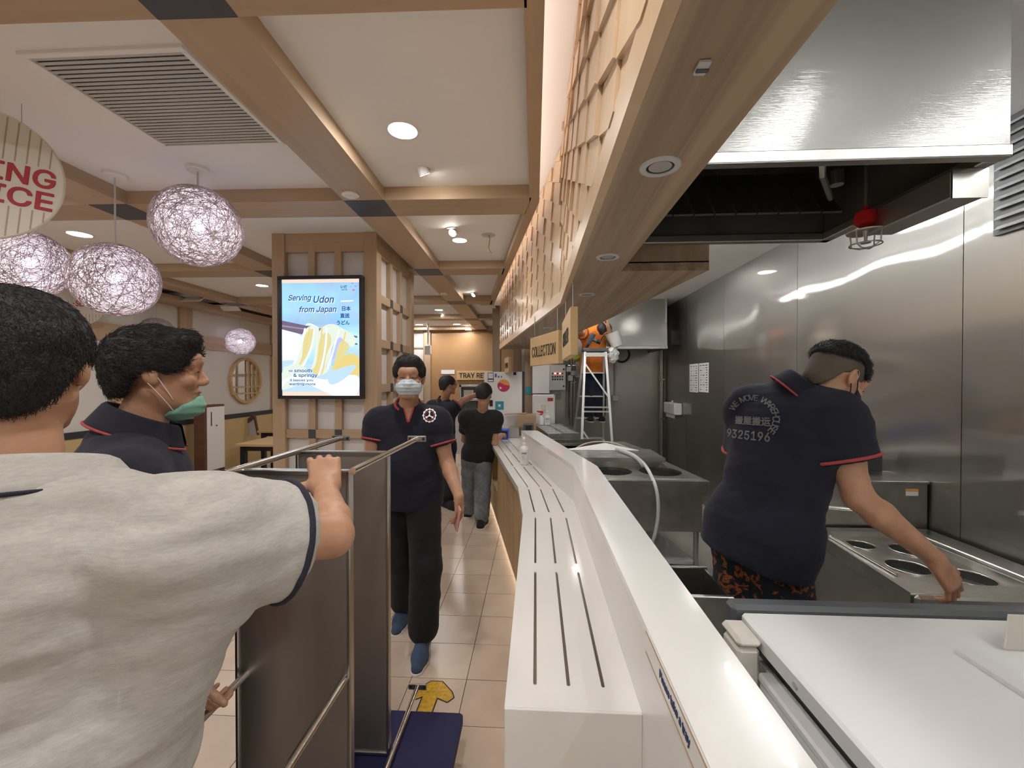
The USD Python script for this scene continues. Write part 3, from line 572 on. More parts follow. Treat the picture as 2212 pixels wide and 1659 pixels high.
flat([(.77, .80), (.93, .805), (.93, .815), (.77, .812)], white_e)
# ---------------------------------------------------------------- signs hanging from the canopy
def hang_sign(word, pa, pb, z0, z1, label, dy=.0):
    pa, pb = np.array(pa, float), np.array(pb, float); d = unit(pb - pa); n = V(d[1], -d[0]) if d[1] < 0 else V(-d[1], d[0])
    if n[0] > 0: n = -n
    c = (pa + pb) / 2; t = thing('hanging_sign', label, 'sign', (*c, z0))
    hl = np.linalg.norm(pb - pa) / 2; d3 = V(*d, 0); n3 = V(*n, 0)
    part(t, 'board', obox((*(c - n * .0175), (z0 + z1) / 2), d3, n3, (0, 0, 1), hl, .0175, (z1 - z0) / 2, .002), MATS['sign_oak'])
    # lettering reads from the far end to the near end for someone in the aisle
    rd = d3 if np.cross(d3, (0, 0, 1)) @ n3 > 0 else -d3
    part(t, 'lettering', put(text(word, .072, .002, False, width=hl * 1.66 if len(word) > 6 else hl * 1.3), (*(c + n * .0005), (z0 + z1) / 2 - .005), rd, (0, 0, 1)), MATS['ink_black'])
    for s_ in (-.8, .8): q = c - n * .0175 + d * hl * s_; part(t, 'rod', cyl((*q, z1 - .01), (*q, 2.06), .003, 8), MATS['chrome_dull'])
hang_sign('COLLECTION', (-.03, 3.10), (.147, 2.57), 1.70, 1.905, 'oak hanging sign lettered COLLECTION below the canopy bend')
hang_sign('ORDER', (.160, 2.42), (.160, 1.87), 1.71, 1.925, 'oak hanging sign with blurred black lettering, nearest the camera')
hang_sign('TOPPING', (-.425, 5.95), (-.335, 5.42), 1.69, 1.90, 'oak hanging sign lettered TOPPING, farthest down the counter')
# downlights of the canopy, switched off
for (u, v, lb) in [(1426, 360, 'unlit round downlight in the canopy soffit nearest the camera'), (1313, 555, 'unlit second downlight in the canopy soffit before the hanging signs'), (1268, 636, 'unlit third downlight in the canopy soffit above the near sign'), (1183, 708, 'unlit downlight in the canopy above the collection sign'), (1150, 729, 'unlit downlight above the left end of the collection sign'), (1128, 745, 'unlit farthest downlight in the canopy soffit')]:
    p = atz(u, v, 2.052); t = thing('canopy_downlight', lb, 'ceiling light', p, 'unlit downlights of the canopy')
    part(t, 'rim', lathe([(.028, .002), (.029, -.003), (.041, -.003), (.043, .0)], 36, p), MATS['plastic_light_grey'], 40)
    part(t, 'cup', lathe([(.0285, -.001), (.024, -.0005), (.0235, .0)], 32, p), MATS['black_plastic'], 40); part(t, 'lens', lathe([(0, -.0012), (.024, -.0009)], 28, p), MATS['lens_grey'])
p = atz(1517, 141, 2.052); t = thing('canopy_clip', 'small grey metal clip stuck under the canopy soffit', 'clip', p)
part(t, 'plate', bx(p[0] - .009, p[0] + .009, p[1] - .013, p[1] + .013, 2.045, 2.052, .002), MATS['plastic_light_grey']); part(t, 'ridge', bx(p[0] - .009, p[0] + .009, p[1] - .003, p[1] + .003, 2.042, 2.046, .001), MATS['plastic_grey'])
# ---------------------------------------------------------------- near exhaust hood
HX0, HX1, HY0, HY1, HZ = .39, 1.172, 1.098, 1.742, 2.15
hd = thing('exhaust_hood', 'large stainless exhaust hood beside the canopy, nearest the camera', 'hood', (.78, 1.42, HZ))
part(hd, 'front_panel', bx(HX0, HX1, HY0, HY0 + .02, HZ + .03, 2.70), MATS['steel_hood'])
part(hd, 'rim', bx(HX0, HX1 + .003, HY0 - .006, HY0 + .026, HZ, HZ + .03, .003), MATS['steel_top'])
part(hd, 'side_panel', bx(HX1 - .02, HX1, HY0 + .02, HY1, HZ + .03, 2.70), MATS['steel_dark'])
part(hd, 'side_rim', bx(HX1 - .035, HX1 + .003, HY0 + .026, HY1, HZ, HZ + .03, .003), MATS['steel_dark'])
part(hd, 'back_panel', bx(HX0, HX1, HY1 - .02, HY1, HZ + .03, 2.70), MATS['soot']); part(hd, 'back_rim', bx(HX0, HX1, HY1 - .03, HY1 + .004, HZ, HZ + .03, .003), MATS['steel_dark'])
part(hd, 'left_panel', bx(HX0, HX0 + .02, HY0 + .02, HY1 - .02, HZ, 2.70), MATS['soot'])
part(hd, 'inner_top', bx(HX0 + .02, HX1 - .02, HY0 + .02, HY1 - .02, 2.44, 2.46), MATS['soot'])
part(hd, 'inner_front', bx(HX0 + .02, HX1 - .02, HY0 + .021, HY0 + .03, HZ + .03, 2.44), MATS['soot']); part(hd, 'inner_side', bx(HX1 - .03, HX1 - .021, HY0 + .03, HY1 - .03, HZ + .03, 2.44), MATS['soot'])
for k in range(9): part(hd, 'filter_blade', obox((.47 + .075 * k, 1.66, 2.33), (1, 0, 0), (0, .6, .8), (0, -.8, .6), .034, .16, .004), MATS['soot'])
pp = [V(.86, 1.30, 2.43), V(.86, 1.30, 2.24), V(.88, 1.33, 2.225), V(1.02, 1.50, 2.225)]
part(hd, 'gas_pipe', tube(pp, .009, 10), MATS['steel_dark']); part(hd, 'pipe_valve', cyl((.97, 1.40, 2.225), (.97, 1.40, 2.27), .02, 14), MATS['steel_dark'])
lb = thing('grease_box', 'dark metal grease box with bright end under the right rim of the near hood', 'box', (1.13, 1.3, 2.07))
part(lb, 'tray', bx(1.09, 1.175, 1.155, 1.44, 2.075, 2.149, .004), MATS['steel_dark']); part(lb, 'end_plate', bx(1.088, 1.177, 1.150, 1.155, 2.073, 2.149), MATS['steel_top'])
sp = at(1870, 492, 1.42); t = thing('sprinkler', 'red fire sprinkler with wire guard below the hood edge', 'sprinkler', sp)
part(t, 'cup', lathe([(.008, .055), (.028, .05), (.031, .035), (.031, .015), (.024, .008), (.012, 0)], 28, sp), MATS['red_paint'], 40)
part(t, 'stem', cyl(sp + V(0, 0, .0), sp + V(0, 0, .07), .008, 12), MATS['red_paint'])
part(t, 'plate', lathe([(.01, -.012), (.05, -.016), (.052, -.012), (.02, -.004), (.008, 0)], 32, sp), MATS['steel_dark'], 40)
for k in range(4):
    a = k * math.pi / 2 + .4; c_, s_ = math.cos(a), math.sin(a)
    part(t, 'guard_wire', tube([sp + V(.046 * c_, .046 * s_, -.014), sp + V(.042 * c_, .042 * s_, -.055), sp + V(.02 * c_, .02 * s_, -.066), sp + V(0, 0, -.067)], .0022, 6), MATS['chrome_dull'])
th = np.linspace(0, 2 * np.pi, 24, endpoint=False); part(t, 'guard_ring', tube(sp + np.c_[.042 * np.cos(th), .042 * np.sin(th), -.055 + 0 * th], .0022, 6, True), MATS['chrome_dull'])
part(t, 'head', lathe([(.0, -.05), (.014, -.05), (.014, -.047), (.004, -.044), (.007, -.02), (.01, -.012)], 18, sp), MATS['chrome_dull'], 40)
part(t, 'drop_pipe', cyl(sp + V(0, 0, .06), V(sp[0], sp[1], HZ + .02) + V(0, 0, .4), .006, 10), MATS['steel_dark'])
# kitchen lamps: tube battens on the kitchen ceiling
def batten(x, y0, y1, z, label, m='lamp_tube'):
    t = thing('tube_lamp', label, 'ceiling light', (x, (y0 + y1) / 2, z), 'fluorescent battens of the kitchen ceiling')
    part(t, 'housing', bx(x - .035, x + .035, y0, y1, z - .03, z, .004), MATS['plastic_white'])
    part(t, 'tube', cyl((x, y0 + .03, z - .052), (x, y1 - .03, z - .052), .009, 14), MATS[m])
    for y in (y0 + .02, y1 - .02): part(t, 'holder', bx(x - .012, x + .012, y - .008, y + .008, z - .07, z - .03), MATS['plastic_white'])
batten(1.05, -1.5, .55, 2.70, 'fluorescent batten on the kitchen ceiling beside the canopy, behind the camera', 'lamp_tube_front'); batten(1.86, -1.5, .70, 2.70, 'fluorescent batten on the kitchen ceiling along the stainless wall over the white appliance', 'lamp_tube_front'); batten(.80, 1.86, 3.12, 2.70, 'fluorescent batten of the kitchen row above the wok table'); batten(.80, 3.13, 4.42, 2.70, 'fluorescent batten of the kitchen row above the sink table'); batten(.80, 4.43, 5.66, 2.70, 'farthest fluorescent batten of the kitchen row')
batten(1.40, 1.86, 3.12, 2.70, 'fluorescent batten on the kitchen ceiling behind the near hood')
for (u, v, lb_) in [(1503, 588, 'lit round downlight in the white kitchen ceiling')]:
    p = atz(u, v, 2.70); t = thing('kitchen_downlight', lb_, 'ceiling light', p); part(t, 'rim', lathe([(.062, -.002), (.065, -.007), (.082, -.005), (.085, 0)], 30, p), MATS['plastic_white'], 40); part(t, 'diffuser', lathe([(0, -.005), (.063, -.003)], 28, p), MATS['lamp_far'])
p = V(.55, 5.6, 2.70); t = thing('kitchen_downlight', 'lit round lamp in the kitchen ceiling left of the man in orange', 'ceiling light', p); part(t, 'rim', lathe([(.062, -.002), (.065, -.007), (.082, -.005), (.085, 0)], 30, p), MATS['plastic_white'], 40); part(t, 'diffuser', lathe([(0, -.005), (.063, -.003)], 28, p), MATS['lamp_far'])
vt = thing('wall_vent', 'grey louvred vent high on the stainless wall at the right edge', 'vent', (1.99, 1.7, 2.4))
part(vt, 'frame', bx(1.985, 1.999, 1.45, 1.92, 2.22, 2.72), MATS['plastic_grey'])
for k in range(11): part(vt, 'blade', obox((1.98, 1.685, 2.25 + .042 * k), (0, 1, 0), (.7, 0, .7), (-.7, 0, .7), .22, .016, .0012), MATS['plastic_light_grey'])
# ---------------------------------------------------------------- far hood above the ladder
h2 = thing('exhaust_hood', 'far stainless exhaust hood above the ladder in the kitchen corner', 'hood', (1.45, 6, 2.03))
fx0, fx1 = .98, 1.80; fy = 5.75; fz = 2.015
part(h2, 'front_panel', hull([(fx0, fy, fz + .04), (fx1, fy, fz + .04), (fx0, fy + .02, fz + .04), (fx1, fy + .02, fz + .04), (fx0, fy + .04, 2.70), (fx1, fy + .04, 2.70), (fx0, fy + .06, 2.70), (fx1, fy + .06, 2.70)]), MATS['steel_hood'])
part(h2, 'rim', bx(fx0 - .004, fx1 + .004, fy - .008, fy + .03, fz, fz + .04, .004), MATS['steel_top']); part(h2, 'left_panel', bx(fx0, fx0 + .02, fy + .02, 6.62, fz, 2.70), MATS['steel_hood']); part(h2, 'right_panel', bx(fx1 - .02, fx1, fy + .02, 6.62, fz, 2.70), MATS['steel_dark'])
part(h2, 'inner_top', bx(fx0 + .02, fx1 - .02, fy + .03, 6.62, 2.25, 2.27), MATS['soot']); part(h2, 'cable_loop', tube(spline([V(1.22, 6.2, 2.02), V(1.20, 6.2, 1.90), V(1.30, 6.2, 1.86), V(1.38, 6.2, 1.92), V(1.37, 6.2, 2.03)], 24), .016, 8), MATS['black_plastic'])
# ---------------------------------------------------------------- things on the stainless walls
def wall_box(name, u0, v0, u1, v1, depth, m, label, cat, c=.004):
    a_, b_ = atx(u0, v0, XR), atx(u1, v1, XR); y0, y1 = sorted((a_[1], b_[1])); z0, z1 = sorted((a_[2], b_[2]))
    return y0, y1, z0, z1
for (u0, u1, v0, v1, lb_) in [(1490, 1508, 787, 848, 'left one of two white printed sheets on the stainless wall'), (1510, 1531, 785, 848, 'right one of two white printed sheets on the stainless wall')]:
    y0, y1, z0, z1 = wall_box('', u0, v0, u1, v1, 0, 0, 0, 0); t = thing('paper_sheet', lb_, 'paper', (XR, (y0 + y1) / 2, z0))
    part(t, 'sheet', bx(XR - .0025, XR - .0005, y0, y1, z0, z1), MATS['paper'])
    for q in range(11):
        z = z1 - (z1 - z0) * (q + 1) / 12
        for cc in range(3): ya = y0 + (y1 - y0) * (.12 + .29 * cc); part(t, 'print_line', bx(XR - .003, XR - .0025, ya, ya + (y1 - y0) * RNG.uniform(.1, .2), z - .004, z + .004), MATS['plastic_light_grey' if (q * cc) % 4 else 'ink_black'])
y0, y1, z0, z1 = wall_box('', 1450, 868, 1474, 897, 0, 0, 0, 0)
t = thing('paper_towel_dispenser', 'white paper towel dispenser box on the stainless wall', 'dispenser', (XR, (y0 + y1) / 2, z0))
part(t, 'case', bx(XR - .11, XR, y0, y1, z0, z1, .012), MATS['plastic_white']); part(t, 'knob', cyl((XR - .06, (y0 + y1) / 2, z1), (XR - .06, (y0 + y1) / 2, z1 + .03), .012, 14), MATS['plastic_white']); part(t, 'towel', bx(XR - .09, XR - .085, y0 + .05, y1 - .05, z0 - .05, z0 + .01), MATS['paper'])
ec = thing('conduit', 'pair of grey conduit pipes running down the kitchen corner', 'pipe', (1.93, 6.5, .2))
for dx, dy in ((0, 0), (.0, -.07)): part(ec, 'pipe', cyl((1.95 + dx, 6.55 + dy, .3), (1.95 + dx, 6.55 + dy, 2.7), .017, 10), MATS['steel_dark'] if dy else MATS['chrome_dull'])
for z in (1.0, 1.6, 2.2): part(ec, 'clip', bx(1.93, 1.985, 6.45, 6.58, z - .012, z + .012), MATS['chrome_dull'])
c_ = at(1427, 727, 6.3); t = thing('isolator_switch', 'white rotary isolator switch box on the corner conduit', 'switch', c_)
part(t, 'case', bx(c_[0] - .06, c_[0] + .08, 6.36, 6.47, c_[2] - .11, c_[2] + .10, .008), MATS['plastic_white']); part(t, 'knob', cyl((c_[0] - .02, 6.36, c_[2]), (c_[0] - .02, 6.325, c_[2]), .03, 16), MATS['plastic_light_grey'])
c_ = at(1329, 860, 6.6); t = thing('socket_box', 'grey socket box on conduit behind the ladder', 'socket', c_)
part(t, 'case', bx(c_[0] - .045, c_[0] + .045, 6.57, 6.64, c_[2] - .045, c_[2] + .045, .006), MATS['plastic_light_grey']); part(t, 'pipe', cyl((c_[0], 6.61, c_[2] + .04), (c_[0], 6.61, 2.03), .013, 10), MATS['plastic_light_grey'])
# noodle boiler at the right: sunk top with round wells, front lip, riser behind
nb_ = thing('noodle_boiler', 'stainless noodle boiler with round wells under the hand of the leaning man', 'cooker', (1.65, 1.85, .12))
BQ = [(1.322, 1.53), (1.97, 1.53), (1.97, 2.19), (1.395, 2.19)]
part(nb_, 'body', prism([(1.345, 1.56), (1.96, 1.56), (1.96, 2.18), (1.405, 2.18)], .12, .79), MATS['steel_dark'])
wells = [(1.53, 2.03, .055), (1.545, 1.80, .075), (1.70, 1.72, .08), (1.70, 1.98, .07)]
inner = Polygon([(1.40, 1.60), (1.80, 1.60), (1.80, 2.14), (1.455, 2.14)])
plate = inner.buffer(.004)
for (x, y, r) in wells: plate = plate.difference(shapely.Point(x, y).buffer(r, quad_segs=10))
part(nb_, 'well_plate', prism(plate, .815, .822), MATS['steel_top'])
part(nb_, 'rim', prism(Polygon(BQ).difference(inner), .79, .85), MATS['steel_top'])
part(nb_, 'front_lip', bx(1.325, 1.97, 1.505, 1.53, .775, .849, .01), MATS['steel_top'])
part(nb_, 'back_rim', bx(1.815, 1.86, 1.62, 2.16, .85, .868, .004), MATS['steel_top'])
for (x, y, r) in wells:
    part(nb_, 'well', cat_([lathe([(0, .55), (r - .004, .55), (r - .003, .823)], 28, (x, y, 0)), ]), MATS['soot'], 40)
    th = np.linspace(0, 2 * np.pi, 32, endpoint=False); part(nb_, 'well_ring', tube(np.c_[x + r * np.cos(th), y + r * np.sin(th), .824 + 0 * th], .004, 6, True), MATS['chrome_tube'], True)
part(nb_, 'slide_rod', tube([V(1.405, 2.05, .856), V(1.385, 1.66, .856)], .005, 8), MATS['chrome_tube'])
rs = thing('steel_riser', 'stainless riser with dark slot standing behind the noodle boiler', 'kitchen unit', (1.7, 2.3, .12))
part(rs, 'panel', bx(1.36, 1.99, 2.215, 2.24, .12, 1.07), MATS['steel_sheet']); part(rs, 'shelf', bx(1.36, 1.995, 2.205, 2.46, 1.07, 1.085, .003), MATS['steel_top']); part(rs, 'slot_back', bx(1.36, 1.95, 2.44, 2.46, 1.085, 1.17), MATS['soot']); part(rs, 'body', bx(1.37, 1.99, 2.24, 2.46, .12, 1.07), MATS['steel_dark'])
part(rs, 'sticker', bx(1.885, 1.945, 2.213, 2.2149, 1.01, 1.045), MATS['paper']); part(rs, 'sticker_stripe', bx(1.885, 1.945, 2.2125, 2.2131, 1.032, 1.045), MATS['orange_sticker'])
tp = thing('tap', 'bent chrome water tap on the noodle boiler corner', 'tap', (1.42, 2.16, .85))
part(tp, 'base', cyl((1.425, 2.155, .85), (1.425, 2.155, .90), .019, 16), MATS['chrome_tube']); part(tp, 'spout', tube([V(1.425, 2.155, .89), V(1.425, 2.155, .93), V(1.432, 2.15, .955), V(1.45, 2.145, .965), V(1.68, 2.08, .965), V(1.695, 2.076, .955), V(1.70, 2.075, .93)], .0105, 12), MATS['chrome_tube'], 40); part(tp, 'collar', cyl((1.425, 2.155, .915), (1.425, 2.155, .922), .024, 18), MATS['chrome_tube'])
# ---------------------------------------------------------------- white appliance in the foreground
AP = thing('chest_freezer', 'white topped chest appliance with dark grey back edge in the right foreground', 'freezer', (1.2, .8, .12))
part(AP, 'lid', bx(.622, 1.98, -.25, 1.285, .845, .90, .008), MATS['plastic_white'])
part(AP, 'back_edge', bx(.600, 1.75, 1.288, 1.345, .78, .915, .012), MATS['plastic_grey'])
part(AP, 'body', bx(.645, 1.98, -.25, 1.28, .12, .79), MATS['plastic_white']); part(AP, 'gasket', bx(.66, 1.97, -.24, 1.275, .79, .846), MATS['plastic_grey'])
part(AP, 'body_rim', bx(.612, .66, -.25, 1.17, .775, .80, .006), MATS['plastic_white'])
part(AP, 'side_panel', bx(.614, .645, -.25, 1.16, .12, .775), MATS['plastic_white'])
part(AP, 'hinge', bx(.555, .617, 1.16, 1.255, .70, .865, .010), MATS['plastic_cream']); part(AP, 'hinge_cap', bx(.553, .619, 1.155, 1.262, .868, .892, .010), MATS['plastic_cream'])
part(AP, 'lid_screw', cyl((.6225, 1.02, .872), (.6195, 1.02, .872), .008, 16), MATS['plastic_light_grey'])
for k in range(22): part(AP, 'barcode_bar', bx(.6125, .614, .83 - .0085 * k - RNG.uniform(.002, .005), .83 - .0085 * k, .70, .745), MATS['plastic_grey']) if True else None
part(AP, 'lettering', put(text('PVC', .022, .0008), (.6138, 1.07, .74), (0, -1, 0), (0, 0, 1)), MATS['ink_navy'])
NP = thing('notepad', 'white paper notepad lying open on the white appliance lid', 'notepad', (1.17, 1.05, .90))
part(NP, 'pages', bx(1.075, 1.40, .90, 1.115, .9005, .912), MATS['paper']); part(NP, 'cover', hull([V(1.20, 1.12, .912), V(1.42, 1.12, .912), V(1.20, 1.125, .914), V(1.42, 1.125, .914), V(1.24, 1.15, .985), V(1.43, 1.15, .985), V(1.24, 1.154, .985), V(1.43, 1.154, .985)]), MATS['plastic_cream']); part(NP, 'pad_edge', bx(1.074, 1.40, .899, .902, .901, .906), MATS['plastic_light_grey'])
BN = thing('steel_bin', 'small open stainless bin standing behind the white ledge', 'bin', (.56, 1.63, .12))
for (a0, a1, b0, b1) in ((.40, .705, 1.52, 1.526), (.40, .705, 1.75, 1.756), (.40, .406, 1.526, 1.75), (.699, .705, 1.526, 1.75)): part(BN, 'side', bx(a0, a1, b0, b1, .14, .82), MATS['steel_sheet'])
part(BN, 'base', bx(.40, .705, 1.52, 1.756, .12, .14), MATS['steel_dark']); part(BN, 'rolled_rim', bx(.39, .712, 1.512, 1.53, .814, .826, .003), MATS['steel_top']); part(BN, 'rolled_rim', bx(.39, .712, 1.746, 1.764, .814, .826, .003), MATS['steel_top'])
# ---------------------------------------------------------------- cooking tables
C1 = thing('wok_table', 'stainless cooking table with two round pot wells behind the white ledge', 'table', (.8, 3.6, .12))
TPY = Polygon([(.31, 3.04), (1.257, 3.04), (1.124, 4.18), (.10, 4.18)]); pots = [(.62, 3.36, .155), (1.0, 3.36, .16)]
tq = TPY
for (x, y, r) in pots: tq = tq.difference(shapely.Point(x, y).buffer(r, quad_segs=12))
part(C1, 'top', prism(tq, .845, .87), MATS['steel_top'])
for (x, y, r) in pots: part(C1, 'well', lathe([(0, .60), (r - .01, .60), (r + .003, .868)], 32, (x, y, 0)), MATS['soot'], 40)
part(C1, 'apron', bx(.33, 1.235, 3.055, 3.085, .765, .845), MATS['steel_sheet']); part(C1, 'front_panel', bx(.35, 1.215, 3.075, 3.10, .495, .765), MATS['steel_sheet']); part(C1, 'side_panel', prism([(1.19, 3.1), (1.215, 3.1), (1.10, 4.15), (1.075, 4.15)], .495, .845), MATS['steel_sheet'])
for (x, y) in ((1.185, 3.11), (.38, 3.11), (1.07, 4.1), (.15, 4.1)): part(C1, 'leg', cyl((x, y, .12), (x, y, .5), .019, 14), MATS['chrome_dull'])
part(C1, 'under_shelf', prism([(.36, 3.12), (1.18, 3.12), (1.07, 4.12), (.15, 4.12)], .24, .26), MATS['plastic_light_grey']); part(C1, 'front_bead', bx(.31, 1.21, 3.10, 3.112, .87, .876), MATS['steel_top'])
cv = thing('steel_cover', 'flat stainless cover tray lying across the wok table', 'tray', (.75, 3.7, .87))
part(cv, 'sheet', bx(.32, 1.08, 3.49, 3.95, .945, .952), MATS['steel_top']); part(cv, 'front_lip', bx(.32, 1.08, 3.487, 3.493, .918, .952), MATS['steel_sheet']); part(cv, 'foot', bx(.34, .36, 3.53, 3.94, .87, .945), MATS['steel_dark']); part(cv, 'foot', bx(1.04, 1.06, 3.53, 3.94, .87, .945), MATS['steel_dark'])
bd = thing('white_board', 'thin white plastic board lying tilted on the steel cover', 'board', (.7, 3.9, .95)); part(bd, 'sheet', hull([V(.28, 3.84, .954), V(.95, 3.84, .954), V(.68, 4.05, .985), V(.28, 3.84, .958), V(.95, 3.84, .958), V(.68, 4.05, .99), V(.5, 4.0, .956)]), MATS['plastic_white'])
hs = thing('hose', 'pale rubber hose bent down over the front of the wok table', 'hose', (.85, 3.4, .5))
part(hs, 'hose', tube(spline([V(.74, 3.80, .972), V(.80, 3.62, .972), V(.835, 3.46, .962), V(.855, 3.1, .90), V(.868, 3.02, .83), V(.88, 3.0, .70), V(.868, 3.0, .55), V(.84, 3.02, .42)], 50), .0125, 12), MATS['hose'], True); part(hs, 'sleeve', tube(spline([V(.765, 3.72, .973), V(.80, 3.62, .972), V(.835, 3.46, .962), V(.846, 3.28, .935)], 16), .017, 12), MATS['hose'], True)
cb_ = thing('gas_hose', 'orange brown gas hose lying behind the steel cover', 'hose', (.8, 4.05, .87)); part(cb_, 'hose', tube(spline([V(.35, 4.02, .89), V(.55, 4.10, .985), V(.85, 4.06, .96), V(1.0, 3.9, .89), V(1.07, 3.65, .885), V(1.09, 3.5, .89)], 40), .008, 8), MATS['silver_cable'], True)
C2 = thing('sink_table', 'stainless double sink table beyond the wok table', 'sink', (.6, 4.7, .12))
S_ = Polygon([(.10, 4.32), (1.18, 4.32), (1.06, 4.97), (.02, 4.97)]); sk = [sbox(.22, 4.40, .82, 4.62), sbox(.18, 4.70, .80, 4.92)]
tq = S_
for q in sk: tq = tq.difference(q)
part(C2, 'top', prism(tq, .845, .87), MATS['steel_top'])
for q in sk:
    x0, y0, x1, y1 = q.bounds; part(C2, 'basin', cat_([bx(x0, x1, y0, y1, .62, .625), bx(x0 - .003, x0, y0, y1, .62, .868), bx(x1, x1 + .003, y0, y1, .62, .868), bx(x0, x1, y0 - .003, y0, .62, .868), bx(x0, x1, y1, y1 + .003, .62, .868)]), MATS['steel_sheet']); part(C2, 'basin_rim', cat_([bx(x0 - .02, x1 + .02, y1, y1 + .012, .87, .90), bx(x1 + .003, x1 + .014, y0, y1, .87, .885)]), MATS['steel_top'])
part(C2, 'apron', bx(.12, 1.15, 4.34, 4.36, .60, .845), MATS['steel_sheet']); part(C2, 'side_panel', prism([(1.13, 4.36), (1.155, 4.36), (1.03, 5.03), (1.005, 5.03)], .5, .845), MATS['steel_dark'])
for (x, y) in ((1.12, 4.38), (.16, 4.38), (1.0, 5.0), (.05, 5.0)): part(C2, 'leg', cyl((x, y, .12), (x, y, .62), .019, 12), MATS['chrome_dull'])
# topping well with pans of food
BM = thing('topping_well', 'stainless topping well with two rows of clear lidded food pans', 'food well', (.28, 5.6, .12))
o_ = V(.165, 5.00); ax_ = unit(V(-.165, 1.1)); rx_ = V(ax_[1], -ax_[0])
def bmp(s, d, z): return V(*(o_ + ax_ * s + rx_ * d), z)
def bmbox(s0, s1, d0, d1, z0, z1, c=.0): return obox(bmp((s0 + s1) / 2, (d0 + d1) / 2, (z0 + z1) / 2), (*rx_, 0), (*ax_, 0), (0, 0, 1), (d1 - d0) / 2, (s1 - s0) / 2, (z1 - z0) / 2, c)
part(BM, 'body', bmbox(0, 1.15, 0, .40, .12, .86), MATS['steel_dark']); part(BM, 'rim', cat_([bmbox(0, 1.15, 0, .02, .86, .95), bmbox(0, 1.15, .38, .40, .86, .95), bmbox(0, 1.15, .19, .21, .86, .945), bmbox(0, .02, .02, .38, .86, .95), bmbox(1.13, 1.15, .02, .38, .86, .95)]), MATS['steel_top'])
for d in (.025, .215):
    for k in range(5):
        s0 = .03 + .22 * k; pn = part(BM, 'pan', bmbox(s0, s0 + .2, d, d + .16, .86, .925), MATS['clear_plastic'] if False else MATS['steel_sheet']); part(BM, 'food', bmbox(s0 + .01, s0 + .19, d + .01, d + .15, .92, .935), MATS['food']); part(BM, 'lid', bmbox(s0 + .005, s0 + .195, d + .005, d + .155, .943, .947), MATS['clear_plastic'])
# ---------------------------------------------------------------- step ladder
LD = thing('step_ladder', 'aluminium step ladder carrying the worker in the orange shirt', 'ladder', (.85, 5.6, .12))
tl, tr = at(1264, 757, 5.5), at(1308, 757, 5.5); bl, br = at(1252, 1010, 5.22), at(1331, 1010, 5.22); bl[2] = br[2] = .12
part(LD, 'top_cap', bx(tl[0] - .03, tr[0] + .03, 5.47, 5.66, tl[2] - .015, tl[2] + .03, .005), MATS['plastic_grey'])
for p, q in ((tl, bl), (tr, br)): part(LD, 'front_rail', bar(p, q, .030, .022, (0, 1, 0)), MATS['aluminium'])
def lerp(a, b, t): return a + (b - a) * t
part(LD, 'rung', bar(lerp(tl, bl, .03), lerp(tr, br, .03), .03, .05), MATS['aluminium']); 
for t_ in (.395, .425): part(LD, 'rung', bar(lerp(tl, bl, t_), lerp(tr, br, t_), .015, .02), MATS['aluminium'])
part(LD, 'brace', bar(lerp(tl, bl, .09), lerp(tr, br, .33), .02, .022, (0, 1, 0)), MATS['aluminium']); part(LD, 'brace', bar(lerp(tl, bl, .55), lerp(tr, br, .85), .02, .022, (0, 1, 0)), MATS['aluminium'])
btl, btr = V(tl[0], 5.64, tl[2]), V(tr[0], 5.64, tr[2]); bbl, bbr = V(bl[0] - .03, 6.42, .12), V(br[0] + .03, 6.42, .12)
for p, q in ((btl, bbl), (btr, bbr)): part(LD, 'rear_rail', bar(p, q, .026, .06, (0, 1, 0)), MATS['aluminium'])
for t_ in (.155, .33, .50, .665, .83): part(LD, 'step', bar(lerp(btl, bbl, t_), lerp(btr, bbr, t_), .08, .02), MATS['aluminium'])
# ---------------------------------------------------------------- the far end of the counter and kitchen
def wbox(u0, v0, u1, v1, Y, d): a, b = at(u0, v0, Y), at(u1, v1, Y); return (a[0], b[0], Y, Y + d, b[2], a[2])
SB = thing('white_screen_board', 'tall white screen board with payment stickers at the cashier', 'screen', at(1088, 900, 5.9))
x0, x1, y0, y1, z0, z1 = wbox(1046, 803, 1128, 905, 5.9, .03); z0 = .87
part(SB, 'board', bx(x0, x1, y0, y1, z0, z1, .004), MATS['plastic_white']); part(SB, 'dark_edge', bx(x1, x1 + .035, y0 + .002, y1 + .02, z0, z1), MATS['dark_band'])
def sticker(u, v, w, h, m, name='sticker', d=.0015): c = at(u, v, 5.9); part(SB, name, bx(c[0] - w / 2, c[0] + w / 2, 5.9 - d, 5.9 - .0001, c[2] - h / 2, c[2] + h / 2), MATS[m])
c = at(1088, 833, 5.9); part(SB, 'round_sticker', put(lathe([(0, 0), (.088, 0), (.088, .0012), (0, .0012)], 40), (c[0], 5.899, c[2]), (1, 0, 0), (0, 0, 1)), MATS['magenta_sticker'])
gpo = Polygon([(.088 * math.cos(a), .088 * math.sin(a)) for a in np.linspace(0, 2 * np.pi, 48)]).intersection(Polygon(curve([(-.09, .03), (-.03, .035), (.02, .01), (.06, .005), (.09, -.01)], 16) + [(.09, .1), (-.09, .1)]))
part(SB, 'round_sticker_top', put(extr(gpo, .0008), (c[0], 5.8976, c[2]), (1, 0, 0), (0, 0, 1)), MATS['orange_sticker'])
sticker(1079, 876, .12, .12, 'teal_sticker'); sticker(1079, 876, .035, .035, 'paper', d=.0025); sticker(1060, 815, .085, .13, 'ink_navy'); sticker(1060, 812, .07, .075, 'paper', d=.0025); sticker(1060, 822, .07, .025, 'paper', d=.0025)
